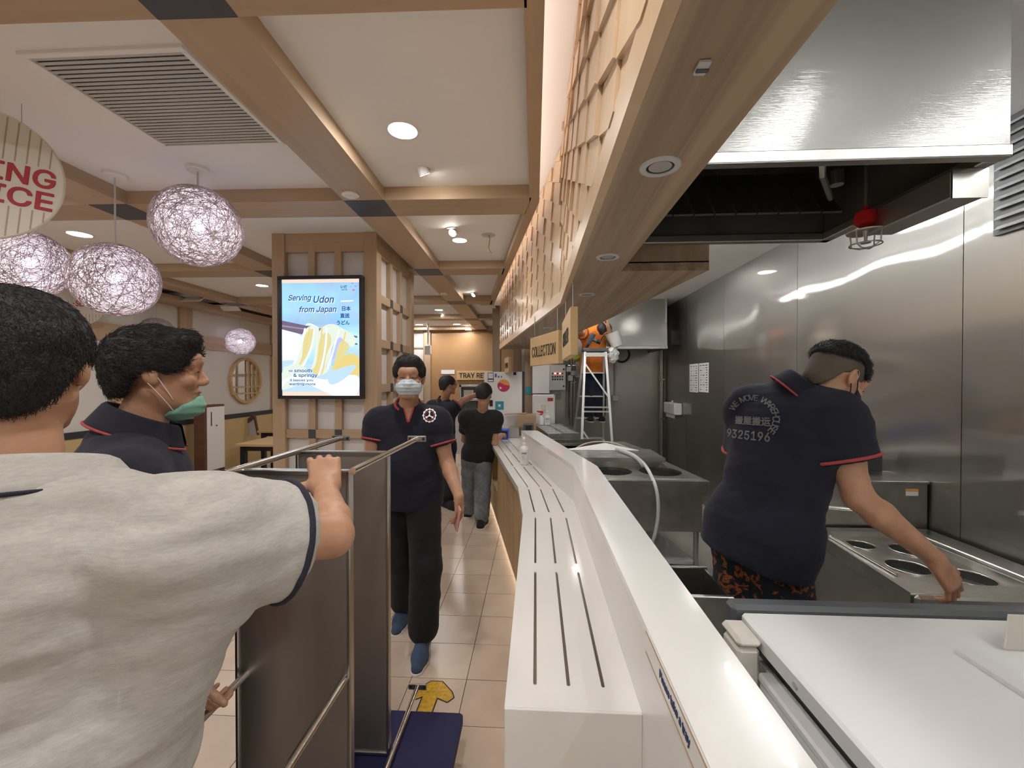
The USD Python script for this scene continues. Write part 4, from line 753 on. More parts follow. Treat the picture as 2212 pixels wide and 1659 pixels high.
sticker(1071, 811, .025, .05, 'blue_plastic'); sticker(1077, 814, .02, .025, 'ink_red'); sticker(1083, 814, .02, .025, 'teal_sticker'); sticker(1112, 807, .04, .04, 'ink_navy'); sticker(1081, 838, .03, .03, 'paper', d=.004); sticker(1061, 871, .045, .09, 'ink_black')
def simple_box(name, u0, v0, u1, v1, Y, d, m, label, cat, c=.006, z0_=None):
    x0, x1, y0, y1, z0, z1 = wbox(u0, v0, u1, v1, Y, d); z0 = z0 if z0_ is None else z0_
    t = thing(name, label, cat, ((x0 + x1) / 2, Y, z0)); part(t, 'body', bx(x0, x1, y0, y1, z0, z1, c), MATS[m]); return t, (x0, x1, y0, y1, z0, z1)
t, q = simple_box('card_terminal', 1068, 928, 1098, 944, 5.05, .14, 'blue_plastic', 'blue card payment terminal on the counter beside the man in black', 'card machine', .01, .871); part(t, 'screen', bx(q[0] + .07, q[1] - .01, q[2] - .002, q[2] + .001, q[4] + .02, q[5] - .02), MATS['black_plastic'])
t, q = simple_box('cardboard_box', 1118, 897, 1158, 921, 5.55, .3, 'cardboard', 'open brown cardboard box on the far counter', 'box', .002, .871); part(t, 'flap', obox(((q[0] + q[1]) / 2 - .16, 5.75, q[5] + .005), (1, 0, .06), (0, 1, 0), (-.06, 0, 1), .15, .10, .002), MATS['cardboard']); part(t, 'flap', obox(((q[0] + q[1]) / 2, 5.64, q[5] - .025), (1, 0, 0), (0, .2, 1), (0, -1, .2), (q[1] - q[0]) / 2, .03, .002), MATS['cardboard'])
t, q = simple_box('till_drawer', 1098, 925, 1122, 938, 5.2, .3, 'chrome_dull', 'flat grey metal tray next to the blue terminal', 'tray', .004, .871)
t, q = simple_box('kitchen_scale', 1130, 917, 1152, 930, 5.35, .18, 'plastic_grey', 'small dark kitchen scale at the end of the ledge', 'scale', .006, .871); part(t, 'face', bx(q[0] + .03, q[1] - .02, q[2] - .002, q[2] + .001, q[4] + .01, q[5] - .01), MATS['black_plastic'])
def pump_bottle(c, h, r, label, m='plastic_white', lab=True):
    t = thing('pump_bottle', label, 'bottle', c)
    part(t, 'body', lathe([(0, 0), (r * .9, 0), (r, h * .03), (r, h * .52), (r * .85, h * .62), (r * .45, h * .68), (r * .42, h * .72), (0, h * .72)], 32, c), MATS[m], 40)
    part(t, 'collar', lathe([(0, h * .72), (r * .46, h * .72), (r * .46, h * .79), (r * .2, h * .8), (0, h * .8)], 24, c), MATS['plastic_white'], 40)
    part(t, 'pump', cat_([lathe([(0, h * .8), (r * .13, h * .8), (r * .13, h * .93), (0, h * .93)], 16, c), bx(c[0] - r * .25, c[0] + r * .25, c[1] - r * .9, c[1] + r * .3, c[2] + h * .92, c[2] + h, .004)]), MATS['plastic_white'], 40)
    if lab: 
        b = thing  # printed label lines on the front
        n = unit(V(-c[0], -c[1], 0)); ex = unit(np.cross((0, 0, 1), n))
        lbm = lathe([(r + .0008, h * .16), (r + .0008, h * .48)], 32, c); part(t, 'label', lbm, MATS['paper'])
        q_ = text('SANITISER', r * .28, .001, True, width=r * 1.1); part(t, 'lettering', put(q_, c + n * (r + .0012) + V(0, 0, h * .43), ex, (0, 0, 1)), MATS['ink_navy'])
        for k in range(5): part(t, 'print_line', put(bx(-r * .5, r * (.1 + .08 * k), 0, r * .06, 0, .001), c + n * (r + .0012) + V(0, 0, h * (.34 - .035 * k)), ex, (0, 0, 1)), MATS['plastic_light_grey'])
    return t
pump_bottle(at(1132, 1003, 3.58) * [1, 1, 0] + V(0, 0, .8705), .235, .039, 'white pump bottle of sanitiser standing on the slotted tray rail')
pump_bottle(V(.19, 6.0, .952), .2, .045, 'white pump bottle at the back of the topping well')
c = V(.10, 6.0, .952); t = thing('spray_bottle', 'white spray bottle with red trigger by the topping well', 'bottle', c)
part(t, 'body', lathe([(0, 0), (.038, 0), (.04, .01), (.04, .09), (.016, .13), (.016, .14), (0, .14)], 24, c), MATS['plastic_white'], 40); part(t, 'collar', lathe([(0, .14), (.02, .14), (.02, .155), (0, .155)], 20, c), MATS['red_paint']); part(t, 'trigger', hull([c + V(-.06, -.01, .185), c + V(.03, -.01, .155), c + V(.03, .01, .155), c + V(-.06, .01, .185), c + V(.03, -.01, .195), c + V(-.06, -.01, .20), c + V(.03, .01, .195), c + V(-.06, .01, .2)]), MATS['red_paint'])
def cup_tall(c, label): t = thing('drink_carton', label, 'carton', c); part(t, 'body', bx(c[0] - .035, c[0] + .035, c[1] - .035, c[1] + .035, c[2], c[2] + .17, .004), MATS['plastic_white']); part(t, 'stripe', bx(c[0] - .0355, c[0] + .0355, c[1] - .0355, c[1] + .0355, c[2] + .02, c[2] + .06), MATS['red_paint'])
cup_tall(V(-.50, 5.62, .871), 'white carton with red stripe on the far counter beside the box')
t, q = simple_box('paper_cup_stack', 1078, 893, 1086, 920, 5.3, .06, 'paper', 'tall stack of white paper cups behind the man in black', 'cups', .01, .871)
PO = single('wood_post', bx(*wbox(1133, 690, 1150, 905, 6.35, .12)[:4], 0, 2.10), MATS['grey_oak_z'], 'grey oak post between the white screen and the kitchen wall', 'post')
t, q = simple_box('teal_notice', 1136, 835, 1148, 852, 6.34, .004, 'teal_sticker', 'small teal notice stuck on the grey oak post', 'notice', 0)
t, q = simple_box('wall_cabinet', 1150, 755, 1187, 850, 6.25, .34, 'plastic_white', 'tall pale wall cabinet left of the electrical panel', 'cabinet', .006)
t, q = simple_box('fridge', 1150, 852, 1199, 935, 6.22, .40, 'plastic_white', 'white fridge door with paper notes below the pale cabinet', 'fridge', .02, .12); part(t, 'note', bx(q[0] + .03, q[1] - .12, q[2] - .002, q[2], q[5] - .11, q[5] - .03), MATS['paper']); part(t, 'note', bx(q[0] + .13, q[0] + .2, q[2] - .002, q[2], q[5] - .28, q[5] - .15), MATS['plastic_cream']); part(t, 'note', bx(q[1] - .11, q[1] - .03, q[2] - .002, q[2], q[5] - .1, q[5] - .05), MATS['ink_red'])
t, q = simple_box('electrical_panel', 1187, 788, 1222, 843, 6.40, .2, 'plastic_light_grey', 'grey electrical panel with two red lamps and rows of switches', 'electrical panel', .006)
part(t, 'hood', bx(q[0], q[1] + .04, q[2] + .01, q[3], q[5], q[5] + .06), MATS['plastic_grey'])
for k in range(5):
    xk = q[0] + .05 + (q[1] - q[0] - .1) * k / 4; zt = q[4] + (q[5] - q[4])
    for r_, f_ in ((0, .66), (1, .54), (2, .43)): part(t, 'switch', cyl((xk, q[2], q[4] + (q[5] - q[4]) * f_), (xk, q[2] - .012, q[4] + (q[5] - q[4]) * f_), .012, 10), MATS['indicator_red' if r_ == 0 and k in (1, 3) else 'black_plastic'])
for f_ in (.82, .16): part(t, 'lock', cyl((q[1] - .03, q[2], q[4] + (q[5] - q[4]) * f_), (q[1] - .03, q[2] - .01, q[4] + (q[5] - q[4]) * f_), .014, 12), MATS['black_plastic'])
for (u0, v0, u1, v1, lb_) in [(1202, 850, 1212, 864, 'small faded paper label below the electrical panel'), (1222, 848, 1233, 872, 'tall faded paper label right below the electrical panel')]: simple_box('wall_label', u0, v0, u1, v1, 6.636, .002, 'plastic_light_grey', lb_, 'label', 0)
# a bundle of pipes and meters behind the signs
pb = thing('pipe_cluster', 'cluster of grey pipes and valves on the back kitchen wall', 'pipes', at(1235, 800, 6.5))
for (u0, v0, u1, v1, r) in [(1226, 770, 1226, 905, .018), (1234, 760, 1234, 920, .022), (1240, 780, 1240, 900, .014), (1222, 790, 1246, 790, .016), (1224, 812, 1244, 812, .014), (1230, 828, 1244, 826, .012)]: part(pb, 'pipe', cyl(at(u0, v0, 6.52), at(u1, v1, 6.52), r, 10), MATS['chrome_dull'])
for (u, v) in [(1228, 798), (1240, 806), (1232, 818)]: c = at(u, v, 6.48); part(pb, 'valve', bx(c[0] - .04, c[0] + .04, 6.44, 6.5, c[2] - .04, c[2] + .04, .01), MATS['plastic_light_grey'])
t, q = simple_box('meter_box', 1244, 782, 1252, 815, 6.45, .1, 'plastic_light_grey', 'slim grey meter box behind the ladder rail', 'meter', .004)
y_ = at(1247, 773, 6.3); t = thing('yellow_bag', 'small yellow plastic bag hanging behind the ladder', 'bag', y_); b = trimesh.creation.icosphere(3, 1); b.vertices *= [.07, .04, .05]; b.vertices += .012 * np.sin(40 * b.vertices[:, [1, 2, 0]]); b.apply_translation(y_); part(t, 'bag', b, MATS['green_tape'], True)
# brown wall: sign, pass-through of the tray return, ceiling bulb
t = thing('tray_return_sign', 'oak sign lettered TRAY RETURN on the brown wall', 'sign', at(1040, 820, 9.25))
x0, x1, y0, y1, z0, z1 = wbox(986, 801, 1085, 821, 9.25, .04); part(t, 'board', bx(x0, x1, y0, y1, z0, z1, .004), MATS['sign_oak']); q_ = text('TRAY RETURN', .10, .003, True, width=(x1 - x0) * .88); part(t, 'lettering', put(q_, ((x0 + x1) / 2, 9.2495, (z0 + z1) / 2), (1, 0, 0), (0, 0, 1)), MATS['ink_black'])
t = thing('tray_hatch', 'steel framed tray return hatch in the brown wall', 'hatch', at(1015, 890, 9.25)); x0, x1, y0, y1, z0, z1 = wbox(992, 831, 1040, 895, 9.25, .04)
part(t, 'back', bx(x0, x1, 9.285, 9.297, z0, z1), MATS['soot'])
for (a0, a1, b0, b1) in ((x0, x1, z1 - .05, z1), (x0, x0 + .05, z0, z1), (x1 - .05, x1, z0, z1), (x0, x1, (z0 + z1) / 2 - .03, (z0 + z1) / 2 + .02), (x0, x1, z0, z0 + .04)): part(t, 'frame', bx(a0, a1, 9.24, 9.29, b0, b1, .004), MATS['chrome_dull'])
part(t, 'shelf', bx(x0 + .1, x0 + .32, 9.26, 9.28, (z0 + z1) / 2 + .06, z1 - .12), MATS['steel_sheet'])
t, q = simple_box('wall_notice', 953, 799, 982, 808, 9.29, .004, 'paper', 'white paper notice on the brown wall above the pointing man', 'notice', 0)
t, q = simple_box('return_cabinet', 978, 895, 1030, 1010, 8.9, .38, 'plastic_light_grey', 'pale cabinet below the tray return hatch', 'cabinet', .004, 0)
e = at(925, 752, 8.6); t = thing('emergency_light', 'white emergency lamp on a stem before the brown wall', 'lamp', e)
part(t, 'case', bx(e[0] - .065, e[0] + .065, 8.55, 8.62, e[2] - .14, e[2] + .06, .015), MATS['plastic_white']); part(t, 'stem', cyl(e + V(0, 0, .05), V(e[0], e[1], 2.785), .02, 10), MATS['plastic_white'])
WP = single('far_post', bx(*[at(1064, 700, 6.9)[0], at(1080, 700, 6.9)[0]], 6.9, 7.2, 0, 2.9), MATS['grey_oak_z'], 'grey oak post behind the end of the canopy', 'post')
# ---------------------------------------------------------------- floor marking
ar = thing('floor_arrow', 'yellow tape arrow stuck on the floor tiles', 'floor marking', (-.51, 2.08, 0))
ap = Polygon([(-.565, 1.90), (-.495, 1.90), (-.487, 2.055), (-.43, 2.03), (-.405, 2.06), (-.42, 2.095), (-.485, 2.165), (-.545, 2.165), (-.60, 2.10), (-.615, 2.065), (-.60, 2.035), (-.56, 2.06)])
part(ar, 'outline', prism(ap.buffer(.006), .0006, .0012), MATS['ink_black']); part(ar, 'tape', prism(ap, .0012, .002), MATS['yellow_tape'])
# ---------------------------------------------------------------- trolley and the steel wall shelf standing on it
DY = thing('trolley', 'flat blue platform trolley on the floor under the steel shelf', 'trolley', (-.62, 1.3, 0))
part(DY, 'deck', prism(Polygon([(-.93, .96), (-.295, .96), (-.295, 1.72), (-.93, 1.72)]).buffer(-.02).buffer(.02), .17, .20), MATS['navy_deck'])
for (x, y) in ((-.84, 1.05), (-.38, 1.05), (-.84, 1.6), (-.38, 1.6)): part(DY, 'wheel', cyl((x - .015, y, .055), (x + .015, y, .055), .055, 24), MATS['black_plastic']); part(DY, 'fork', bx(x - .025, x + .025, y - .03, y + .03, .10, .17), MATS['chrome_dull'])
WS = thing('steel_shelf_unit', 'two tier stainless wall shelf standing on end on the blue trolley', 'shelf', (-.71, 1.5, .2))
def tray_panel(y, nm):
    part(WS, nm, bx(-.886, -.541, y, y + .004, .202, 1.33), MATS['steel_shelf'])
    for (a0, a1, b0, b1) in ((-.886, -.541, 1.318, 1.334), (-.886, -.541, .202, .216), (-.890, -.878, .202, 1.334), (-.549, -.537, .202, 1.334)): part(WS, 'edge', bx(a0, a1, y - .006, y + .022, b0, b1, .003), MATS['chrome_dull'])
tray_panel(1.19, 'panel'); tray_panel(1.51, 'panel')
for (x, z, y0, y1) in [(-.522, 1.336, 1.17, 1.83), (-.868, 1.336, 1.12, 1.83), (-.522, .222, 1.0, 1.83), (-.868, .222, 1.0, 1.83), (-.556, .722, .66, 1.19), (-.858, .722, .62, 1.19)]:
    part(WS, 'tube', cyl((x, y0, z), (x, y1, z), .0105, 16), MATS['chrome_tube'], 40)
    if y1 > 1.5: part(WS, 'bracket', bx(x - .042, x + .042, 1.826, 1.832, z - .013, z + .013, .002), MATS['chrome_dull']); part(WS, 'screw', cyl((x + .03, 1.825, z), (x + .03, 1.827, z), .006, 10), MATS['black_plastic']); part(WS, 'screw', cyl((x - .03, 1.825, z), (x - .03, 1.827, z), .006, 10), MATS['black_plastic'])
# ---------------------------------------------------------------- mirrors and furniture along the left wall
def mirror(yc, zc, R, label):
    t = thing('round_mirror', label, 'mirror', (XL, yc, zc)); o = (XL + .002, yc, zc); th = np.linspace(0, 2 * np.pi, 56, endpoint=False)
    part(t, 'glass', put(lathe([(0, .010), (R, .010)], 48), o, (0, 1, 0), (0, 0, 1)), MATS['mirror'])
    part(t, 'frame', put(lathe([(R - .02, .004), (R - .02, .045), (R + .022, .045), (R + .022, 0)], 56), o, (0, 1, 0), (0, 0, 1)), MATS['table_oak'], 30)
    for q in (-.15, .0): z = q * 2 * R; hw = math.sqrt(R * R - z * z); part(t, 'crossbar', bx(XL + .03, XL + .045, yc - hw, yc + hw, zc + z - .11 - .014, zc + z - .11 + .014), MATS['table_oak']) if hw > .1 else None
    for q in (.12, .42, .68): y = q * R; hh = math.sqrt(R * R - y * y); part(t, 'upright', bx(XL + .028, XL + .044, yc + y - .012, yc + y + .012, zc - hh, zc + hh), MATS['table_oak'])
m0 = atx(533, 822, XL + .04); mirror(m0[1], m0[2], .37, 'round oak framed mirror right beside the lattice column')
mirror(m0[1] - 1.95, m0[2], .37, 'round oak framed mirror behind the green masked man')
mirror(m0[1] - 3.9, m0[2], .37, 'round oak framed mirror between the two nearest heads')
mirror(m0[1] - 5.85, m0[2], .37, 'round oak framed mirror at the far left behind the man in grey')
def table(c, sx, sy, z, label, rot=0):
    t = thing('dining_table', label, 'table', c); c = np.asarray(c, float)
    part(t, 'tabletop', bx(c[0] - sx / 2, c[0] + sx / 2, c[1] - sy / 2, c[1] + sy / 2, z - .035, z, .004), MATS['table_oak'])
    for a in (-1, 1):
        for b in (-1, 1): part(t, 'leg', bx(c[0] + a * (sx / 2 - .08) - .03, c[0] + a * (sx / 2 - .08) + .03, c[1] + b * (sy / 2 - .06) - .03, c[1] + b * (sy / 2 - .06) + .03, 0, z - .035), MATS['black_metal'])
    part(t, 'frame_bar', bx(c[0] - sx / 2 + .06, c[0] + sx / 2 - .06, c[1] - sy / 2 + .04, c[1] - sy / 2 + .09, z - .095, z - .035), MATS['black_metal'])
table((-3.4, 5.6, 0), 1.0, .75, .76, 'oak dining table with black legs nearer the lattice column'); table((-3.9, 6.95, 0), 1.3, .7, .76, 'oak dining table behind the other against the wall')
def chair(c, yaw, label):
    t = thing('dining_chair', label, 'chair', c); c = np.asarray(c, float); ex = V(math.cos(yaw), math.sin(yaw), 0); ey = V(-math.sin(yaw), math.cos(yaw), 0)
    P = lambda a, b, z: c + ex * a + ey * b + V(0, 0, z)
    part(t, 'seat', obox(P(0, 0, .45), ex, ey, (0, 0, 1), .20, .20, .02, .006), MATS['plastic_grey'])
    for a in (-.18, .18): part(t, 'rear_post', bar(P(a, .18, 0), P(a, .22, .92), .035, .035), MATS['black_metal']); part(t, 'leg', bar(P(a, -.18, 0), P(a, -.18, .45), .035, .035), MATS['black_metal'])
    part(t, 'backrest', obox(P(0, .205, .72), ex, ey, (0, 0, 1), .17, .012, .13, .005), MATS['plastic_grey']); part(t, 'top_rail', bar(P(-.19, .22, .90), P(.19, .22, .90), .03, .045), MATS['black_metal'])
chair((-2.75, 4.6, 0), .5, 'black framed dining chair drawn up beside the lattice column'); chair((-3.95, 4.75, 0), 2.4, 'black framed dining chair at the corner of the nearer table')
ca = at(418, 880, 5.6); cbx = at(441, 880, 5.6); cY1 = atx(485, 880, cbx[0])[1]; zt = at(441, 876, 5.6)[2]
t = thing('tall_cupboard', 'tall brown cupboard with white door behind the dining tables', 'cupboard', ((ca[0] + cbx[0]) / 2, 5.8, 0))
cx0, cx1 = ca[0], cbx[0]
part(t, 'carcass', bx(cx0, cx1, 5.6, cY1, 0.0, zt, .004), MATS['walnut']); part(t, 'door', bx(cx1, cx1 + .016, 5.64, cY1 - .02, .3, zt - .03, .003), MATS['plastic_white']); part(t, 'slot', bx(cx1 + .015, cx1 + .02, 5.70, 5.715, zt - .30, zt - .1), MATS['dark_band']); part(t, 'knob', cyl((cx1 + .016, 5.80, zt - .30), (cx1 + .03, 5.80, zt - .30), .008, 10), MATS['dark_band'])
t = thing('leaning_frame', 'brown edged white panel leaning askew behind the tables', 'panel', (-4.3, 7.0, .76))
fa, fb, fc = at(498, 940, 7.0), at(550, 899, 7.0), at(558, 940, 7.0)
part(t, 'panel', hull([fa, fb, fc, fa + V(0, .02, 0), fb + V(0, .02, 0), fc + V(0, .02, 0)]), MATS['plastic_light_grey']); part(t, 'edge', bar(fa, fb, .06, .06, (0, 1, 0)), MATS['walnut']); part(t, 'edge', bar(fb, fc, .03, .03, (0, 1, 0)), MATS['walnut'])
t = thing('bench', 'brown banquette bench along the left wall', 'bench', (-4.7, 5, 0)); part(t, 'seat', bx(-4.96, -4.45, 2.4, 5.2, .36, .46, .02), MATS['walnut']); part(t, 'base', bx(-4.94, -4.5, 2.42, 5.18, 0, .36), MATS['walnut'])
t = thing('ceiling_cassette', 'ceiling air conditioner cassette with open flaps beyond the pendants', 'air conditioner', (-4.3, 5.2, 2.7))
p = atz(428, 650, 2.72); part(t, 'panel', bx(p[0] - .4, p[0] + .4, p[1] - .35, p[1] + .35, 2.71, 2.775, .01), MATS['plastic_light_grey']); part(t, 'grille', bx(p[0] - .25, p[0] + .25, p[1] - .2, p[1] + .2, 2.70, 2.712), MATS['plastic_grey'])
part(t, 'flap', obox(p + V(0, -.35, -.05), (1, 0, 0), (0, .8, .6), (0, -.6, .8), .35, .05, .004), MATS['plastic_white']); part(t, 'flap', obox(p + V(0, .35, -.05), (1, 0, 0), (0, .8, -.6), (0, .6, .8), .35, .05, .004), MATS['plastic_white'])
# ---------------------------------------------------------------- people: bodies as one smooth surface each
def surface_net(fn, lo, hi, h):
    """mesh of fn < 0 on a grid of step h (fn gets the three axes, returns the field)"""
    ax = [np.arange(l - h, u + 2 * h, h) for l, u in zip(lo, hi)]
    v = fn(ax); n = v.shape; ins = v < 0
    s = [slice(0, -1), slice(1, None)]
    acc = np.zeros(tuple(np.array(n) - 1) + (3,), np.float32); cnt = np.zeros(tuple(np.array(n) - 1), np.float32)
    gi = [np.arange(k - 1, dtype=np.float32) for k in n]
    for axis in range(3):
        o1, o2 = [a for a in range(3) if a != axis]
        a_ = [slice(None)] * 3; b_ = [slice(None)] * 3; a_[axis], b_[axis] = s[0], s[1]
        va, vb = v[tuple(a_)], v[tuple(b_)]; cr = (va < 0) != (vb < 0)
        t = np.where(cr, va / np.where(cr, va - vb, 1), 0)
        for d1 in (0, 1):
            for d2 in (0, 1):
                sl = [slice(None)] * 3; sl[o1] = s[d1]; sl[o2] = s[d2]
                c = cr[tuple(sl)]; tt = t[tuple(sl)]
                cnt += c; acc[..., axis] += np.where(c, tt, 0); acc[..., o1] += d1 * c; acc[..., o2] += d2 * c
    act = cnt > 0; idx = -np.ones(act.shape, int); idx[act] = np.arange(act.sum())
    ii = np.argwhere(act); pos = (ii + acc[act] / cnt[act][:, None]) * h + [a[0] for a in ax]
    faces = []
    for axis in range(3):
        o1, o2 = [a for a in range(3) if a != axis]
        a_ = [slice(1, -1)] * 3; b_ = [slice(1, -1)] * 3; a_[axis], b_[axis] = slice(0, -1), slice(1, None)
        A, B = ins[tuple(a_)], ins[tuple(b_)]
        e = np.argwhere(A != B)
        if not len(e): continue
        fl = A[A != B]
        off = np.ones(3, int); off[axis] = 0; e = e + off
        def cell(d1, d2):
            q = e.copy(); q[:, o1] -= d1; q[:, o2] -= d2; return idx[q[:, 0], q[:, 1], q[:, 2]]
        q = np.stack([cell(1, 1), cell(0, 1), cell(0, 0), cell(1, 0)], 1)
        flip = fl if axis != 1 else ~fl
        q = np.where(flip[:, None], q, q[:, ::-1]); faces.append(q)
    f = np.vstack(faces); f = np.vstack([f[:, [0, 1, 2]], f[:, [0, 2, 3]]])
    return trimesh.Trimesh(pos, f, process=False)
class Blob:
    """smooth union of tapered capsules and ellipsoids, with cuts"""
    def __init__(s, k=.02): s.p = []; s.k = k; s.cuts = []; s.sub = []
    def cap(s, a, b, ra, rb, k=None, flat=None): s.p.append(('c', np.asarray(a, float), np.asarray(b, float), ra, rb, k or s.k)); return s
    def chain(s, pts, rs, k=None):
        for i in range(len(pts) - 1): s.cap(pts[i], pts[i + 1], rs[i], rs[i + 1], k)
        return s
    def ell(s, c, r, R=None, k=None): s.p.append(('e', np.asarray(c, float), np.asarray(r, float), np.eye(3) if R is None else np.asarray(R, float), 0, k or s.k)); return s
    def cut(s, n, p, k=.0): s.cuts.append((unit(n), np.asarray(p, float), k)); return s        # removes the side n points to
    def carve(s, c, r, k=.01): s.sub.append((np.asarray(c, float), r, k)); return s
    def bounds(s):
        lo = np.full(3, 1e9); hi = -lo
        for q in s.p:
            if q[0] == 'c':
                for pt, r in ((q[1], q[3]), (q[2], q[4])): lo = np.minimum(lo, pt - r); hi = np.maximum(hi, pt + r)
            else: e = np.sqrt(((q[3] * q[2]) ** 2).sum(1)); lo = np.minimum(lo, q[1] - e); hi = np.maximum(hi, q[1] + e)
        return lo - .022, hi + .022
    def field(s, ax):
        sh = tuple(len(a) for a in ax); d = np.full(sh, .3, np.float32)
        for q in s.p:
            k = q[5]; m = k + 3 * (ax[0][1] - ax[0][0]) + .006
            if q[0] == 'c': lo = np.minimum(q[1] - q[3], q[2] - q[4]) - m; hi = np.maximum(q[1] + q[3], q[2] + q[4]) + m
            else: e = np.sqrt(((q[3] * q[2]) ** 2).sum(1)); lo = q[1] - e - m; hi = q[1] + e + m
            sl = tuple(slice(max(np.searchsorted(a, l) - 1, 0), np.searchsorted(a, u) + 1) for a, l, u in zip(ax, lo, hi))
            g = np.meshgrid(*[a[x].astype(np.float32) for a, x in zip(ax, sl)], indexing='ij', sparse=True)
            if g[0].size == 0 or g[1].size == 0 or g[2].size == 0: continue
            if q[0] == 'c':
                a, b = q[1], q[2]; ba = b - a; l2 = max(ba @ ba, 1e-9)
                P = [g[i] - np.float32(a[i]) for i in range(3)]
                t = np.clip((P[0] * ba[0] + P[1] * ba[1] + P[2] * ba[2]) / l2, 0, 1)
                n = np.sqrt((P[0] - t * ba[0]) ** 2 + (P[1] - t * ba[1]) ** 2 + (P[2] - t * ba[2]) ** 2) - (q[3] + (q[4] - q[3]) * t)
            else:
                P = [g[i] - np.float32(q[1][i]) for i in range(3)]; R = q[3]
                w = [(P[0] * R[0, j] + P[1] * R[1, j] + P[2] * R[2, j]) for j in range(3)]
                k0 = np.sqrt(sum((w[j] / q[2][j]) ** 2 for j in range(3))); k1 = np.sqrt(sum((w[j] / q[2][j] ** 2) ** 2 for j in range(3)))
                n = k0 * (k0 - 1) / np.maximum(k1, 1e-6)
            o = d[sl]; hh = np.maximum(k - np.abs(o - n), 0) / k; d[sl] = np.minimum(o, n) - hh * hh * k * .25
        if s.sub or s.cuts:
            G = np.meshgrid(*[a.astype(np.float32) for a in ax], indexing='ij', sparse=True)
            for c, r, k in s.sub:
                n = r - np.sqrt(sum((G[i] - np.float32(c[i])) ** 2 for i in range(3))); hh = np.maximum(k - np.abs(d - n), 0) / k; d = np.maximum(d, n) + hh * hh * k * .25
            for nv, p, k in s.cuts:
                n = sum((G[i] - np.float32(p[i])) * np.float32(nv[i]) for i in range(3))
                if k > 0: hh = np.maximum(k - np.abs(d - n), 0) / k; d = np.maximum(d, n) + hh * hh * k * .25
                else: d = np.maximum(d, n)
        return d
    def mesh(s, h=.008, rough=None, seed=0):
        lo, hi = s.bounds(); m = surface_net(s.field, lo, hi, h)
        if rough:
            m2 = m.copy(); nrm = meshkit.arrays(m2, True)[2]
            d = sum(a * (meshkit.fbm(m.vertices * np.asarray(f) + seed * 3.1, 3, seed)) for f, a in rough); m.vertices += nrm * np.asarray(d)[:, None]
        return m
def basis(fwd, up):
    f = unit(fwd); r = unit(np.cross(f, up)); u = np.cross(r, f); return np.stack([r, f, u], 1)      # columns right, forward, up
def head_blob(B, c, R, s=1.0, ears=True):
    P = lambda x, y, z: c + R @ (V(x, y, z) * s)
    E = lambda p, r, k=.012: B.ell(P(*p), V(*r) * s, R, k)
    E((0, -.015, .032), (.076, .096, .086)); E((0, .018, -.032), (.064, .074, .084), .02)
    for q in (-1, 1):
        B.cap(P(q * .054, -.012, -.052), P(q * .022, .066, -.098), .020 * s, .020 * s, .02); E((q * .036, .066, -.022), (.028, .022, .024))
        E((q * .031, .0835, .006), (.0155, .010, .0105), .006)
        B.cap(P(q * .012, .090, .028), P(q * .048, .076, .024), .009 * s, .008 * s, .014)
        B.ell(P(q * .013, .099, -.030), V(.009, .011, .009) * s, R, .006)
        if ears:
            B.ell(P(q * .081, -.012, .0), V(.0085, .019, .031) * s, R, .004); B.ell(P(q * .077, -.006, -.022), V(.008, .012, .014) * s, R, .006)
    B.cap(P(0, .088, .012), P(0, .107, -.024), .0085 * s, .0125 * s, .012)
    E((0, .086, -.056), (.026, .012, .0065), .006); E((0, .084, -.069), (.022, .012, .007), .006); E((0, .072, -.096), (.024, .020, .019), .014)
    B.cap(P(-.03, .083, .045), P(.03, .083, .045), .018 * s, .018 * s, .03)
    for q in (-1, 1): B.carve(P(q * .031, .107, .012), .0125 * s, .012)
    if ears:
        for q in (-1, 1): B.carve(P(q * .091, -.010, .003), .0075 * s, .006)
def hair_mesh(c, R, h=.006, s=1.0, thick=.012, front=.055, side=-.012, nape=-.075, top=.0, seed=1, rough=.006, swept=0):
    B = Blob(.02); P = lambda x, y, z: c + R @ (V(x, y, z) * s)
    B.ell(P(0, -.015, .034 + top), (V(.077, .097, .086) + thick) * s, R); B.ell(P(0, -.045, -.02), (V(.068, .062, .07) + thick * .6) * s, R)
    if swept: B.cap(P(-.035, .062, .098), P(.04, .070, .094), .026 * s, .022 * s, .03)
    lo, hi = B.bounds(); base = B.field
    def fn(ax):
        d = base(ax); G = np.meshgrid(*[a.astype(np.float32) for a in ax], indexing='ij', sparse=True)
        w = [sum((G[i] - np.float32(c[i])) * np.float32(R[i, j]) for i in range(3)) / s for j in range(3)]
        y = w[1]; line = np.where(y > .018, side + (front - side) * np.clip((y - .018) / .045, 0, 1) ** .8, np.where(y > -.045, side, side + (nape - side) * np.clip((-.045 - y) / .035, 0, 1)))
        line = np.where(y > .018, line - .030 * np.clip((np.abs(w[0]) - .028) / .035, 0, 1) * np.clip((y - .018) / .03, 0, 1), line)
        line = np.where((y > -.04) & (y < .03) & (np.abs(w[0]) > .05), np.maximum(line, side + .012 * np.cos((y + .005) * 45)), line)
        return np.maximum(d, (line - w[2]) * .7 * s)
    m = surface_net(fn, lo, hi, h); n = meshkit.arrays(m, True)[2]
    m.vertices += n * (rough * (meshkit.fbm(m.vertices * [55, 55, 30], 3, seed) ) )[:, None]
    return m
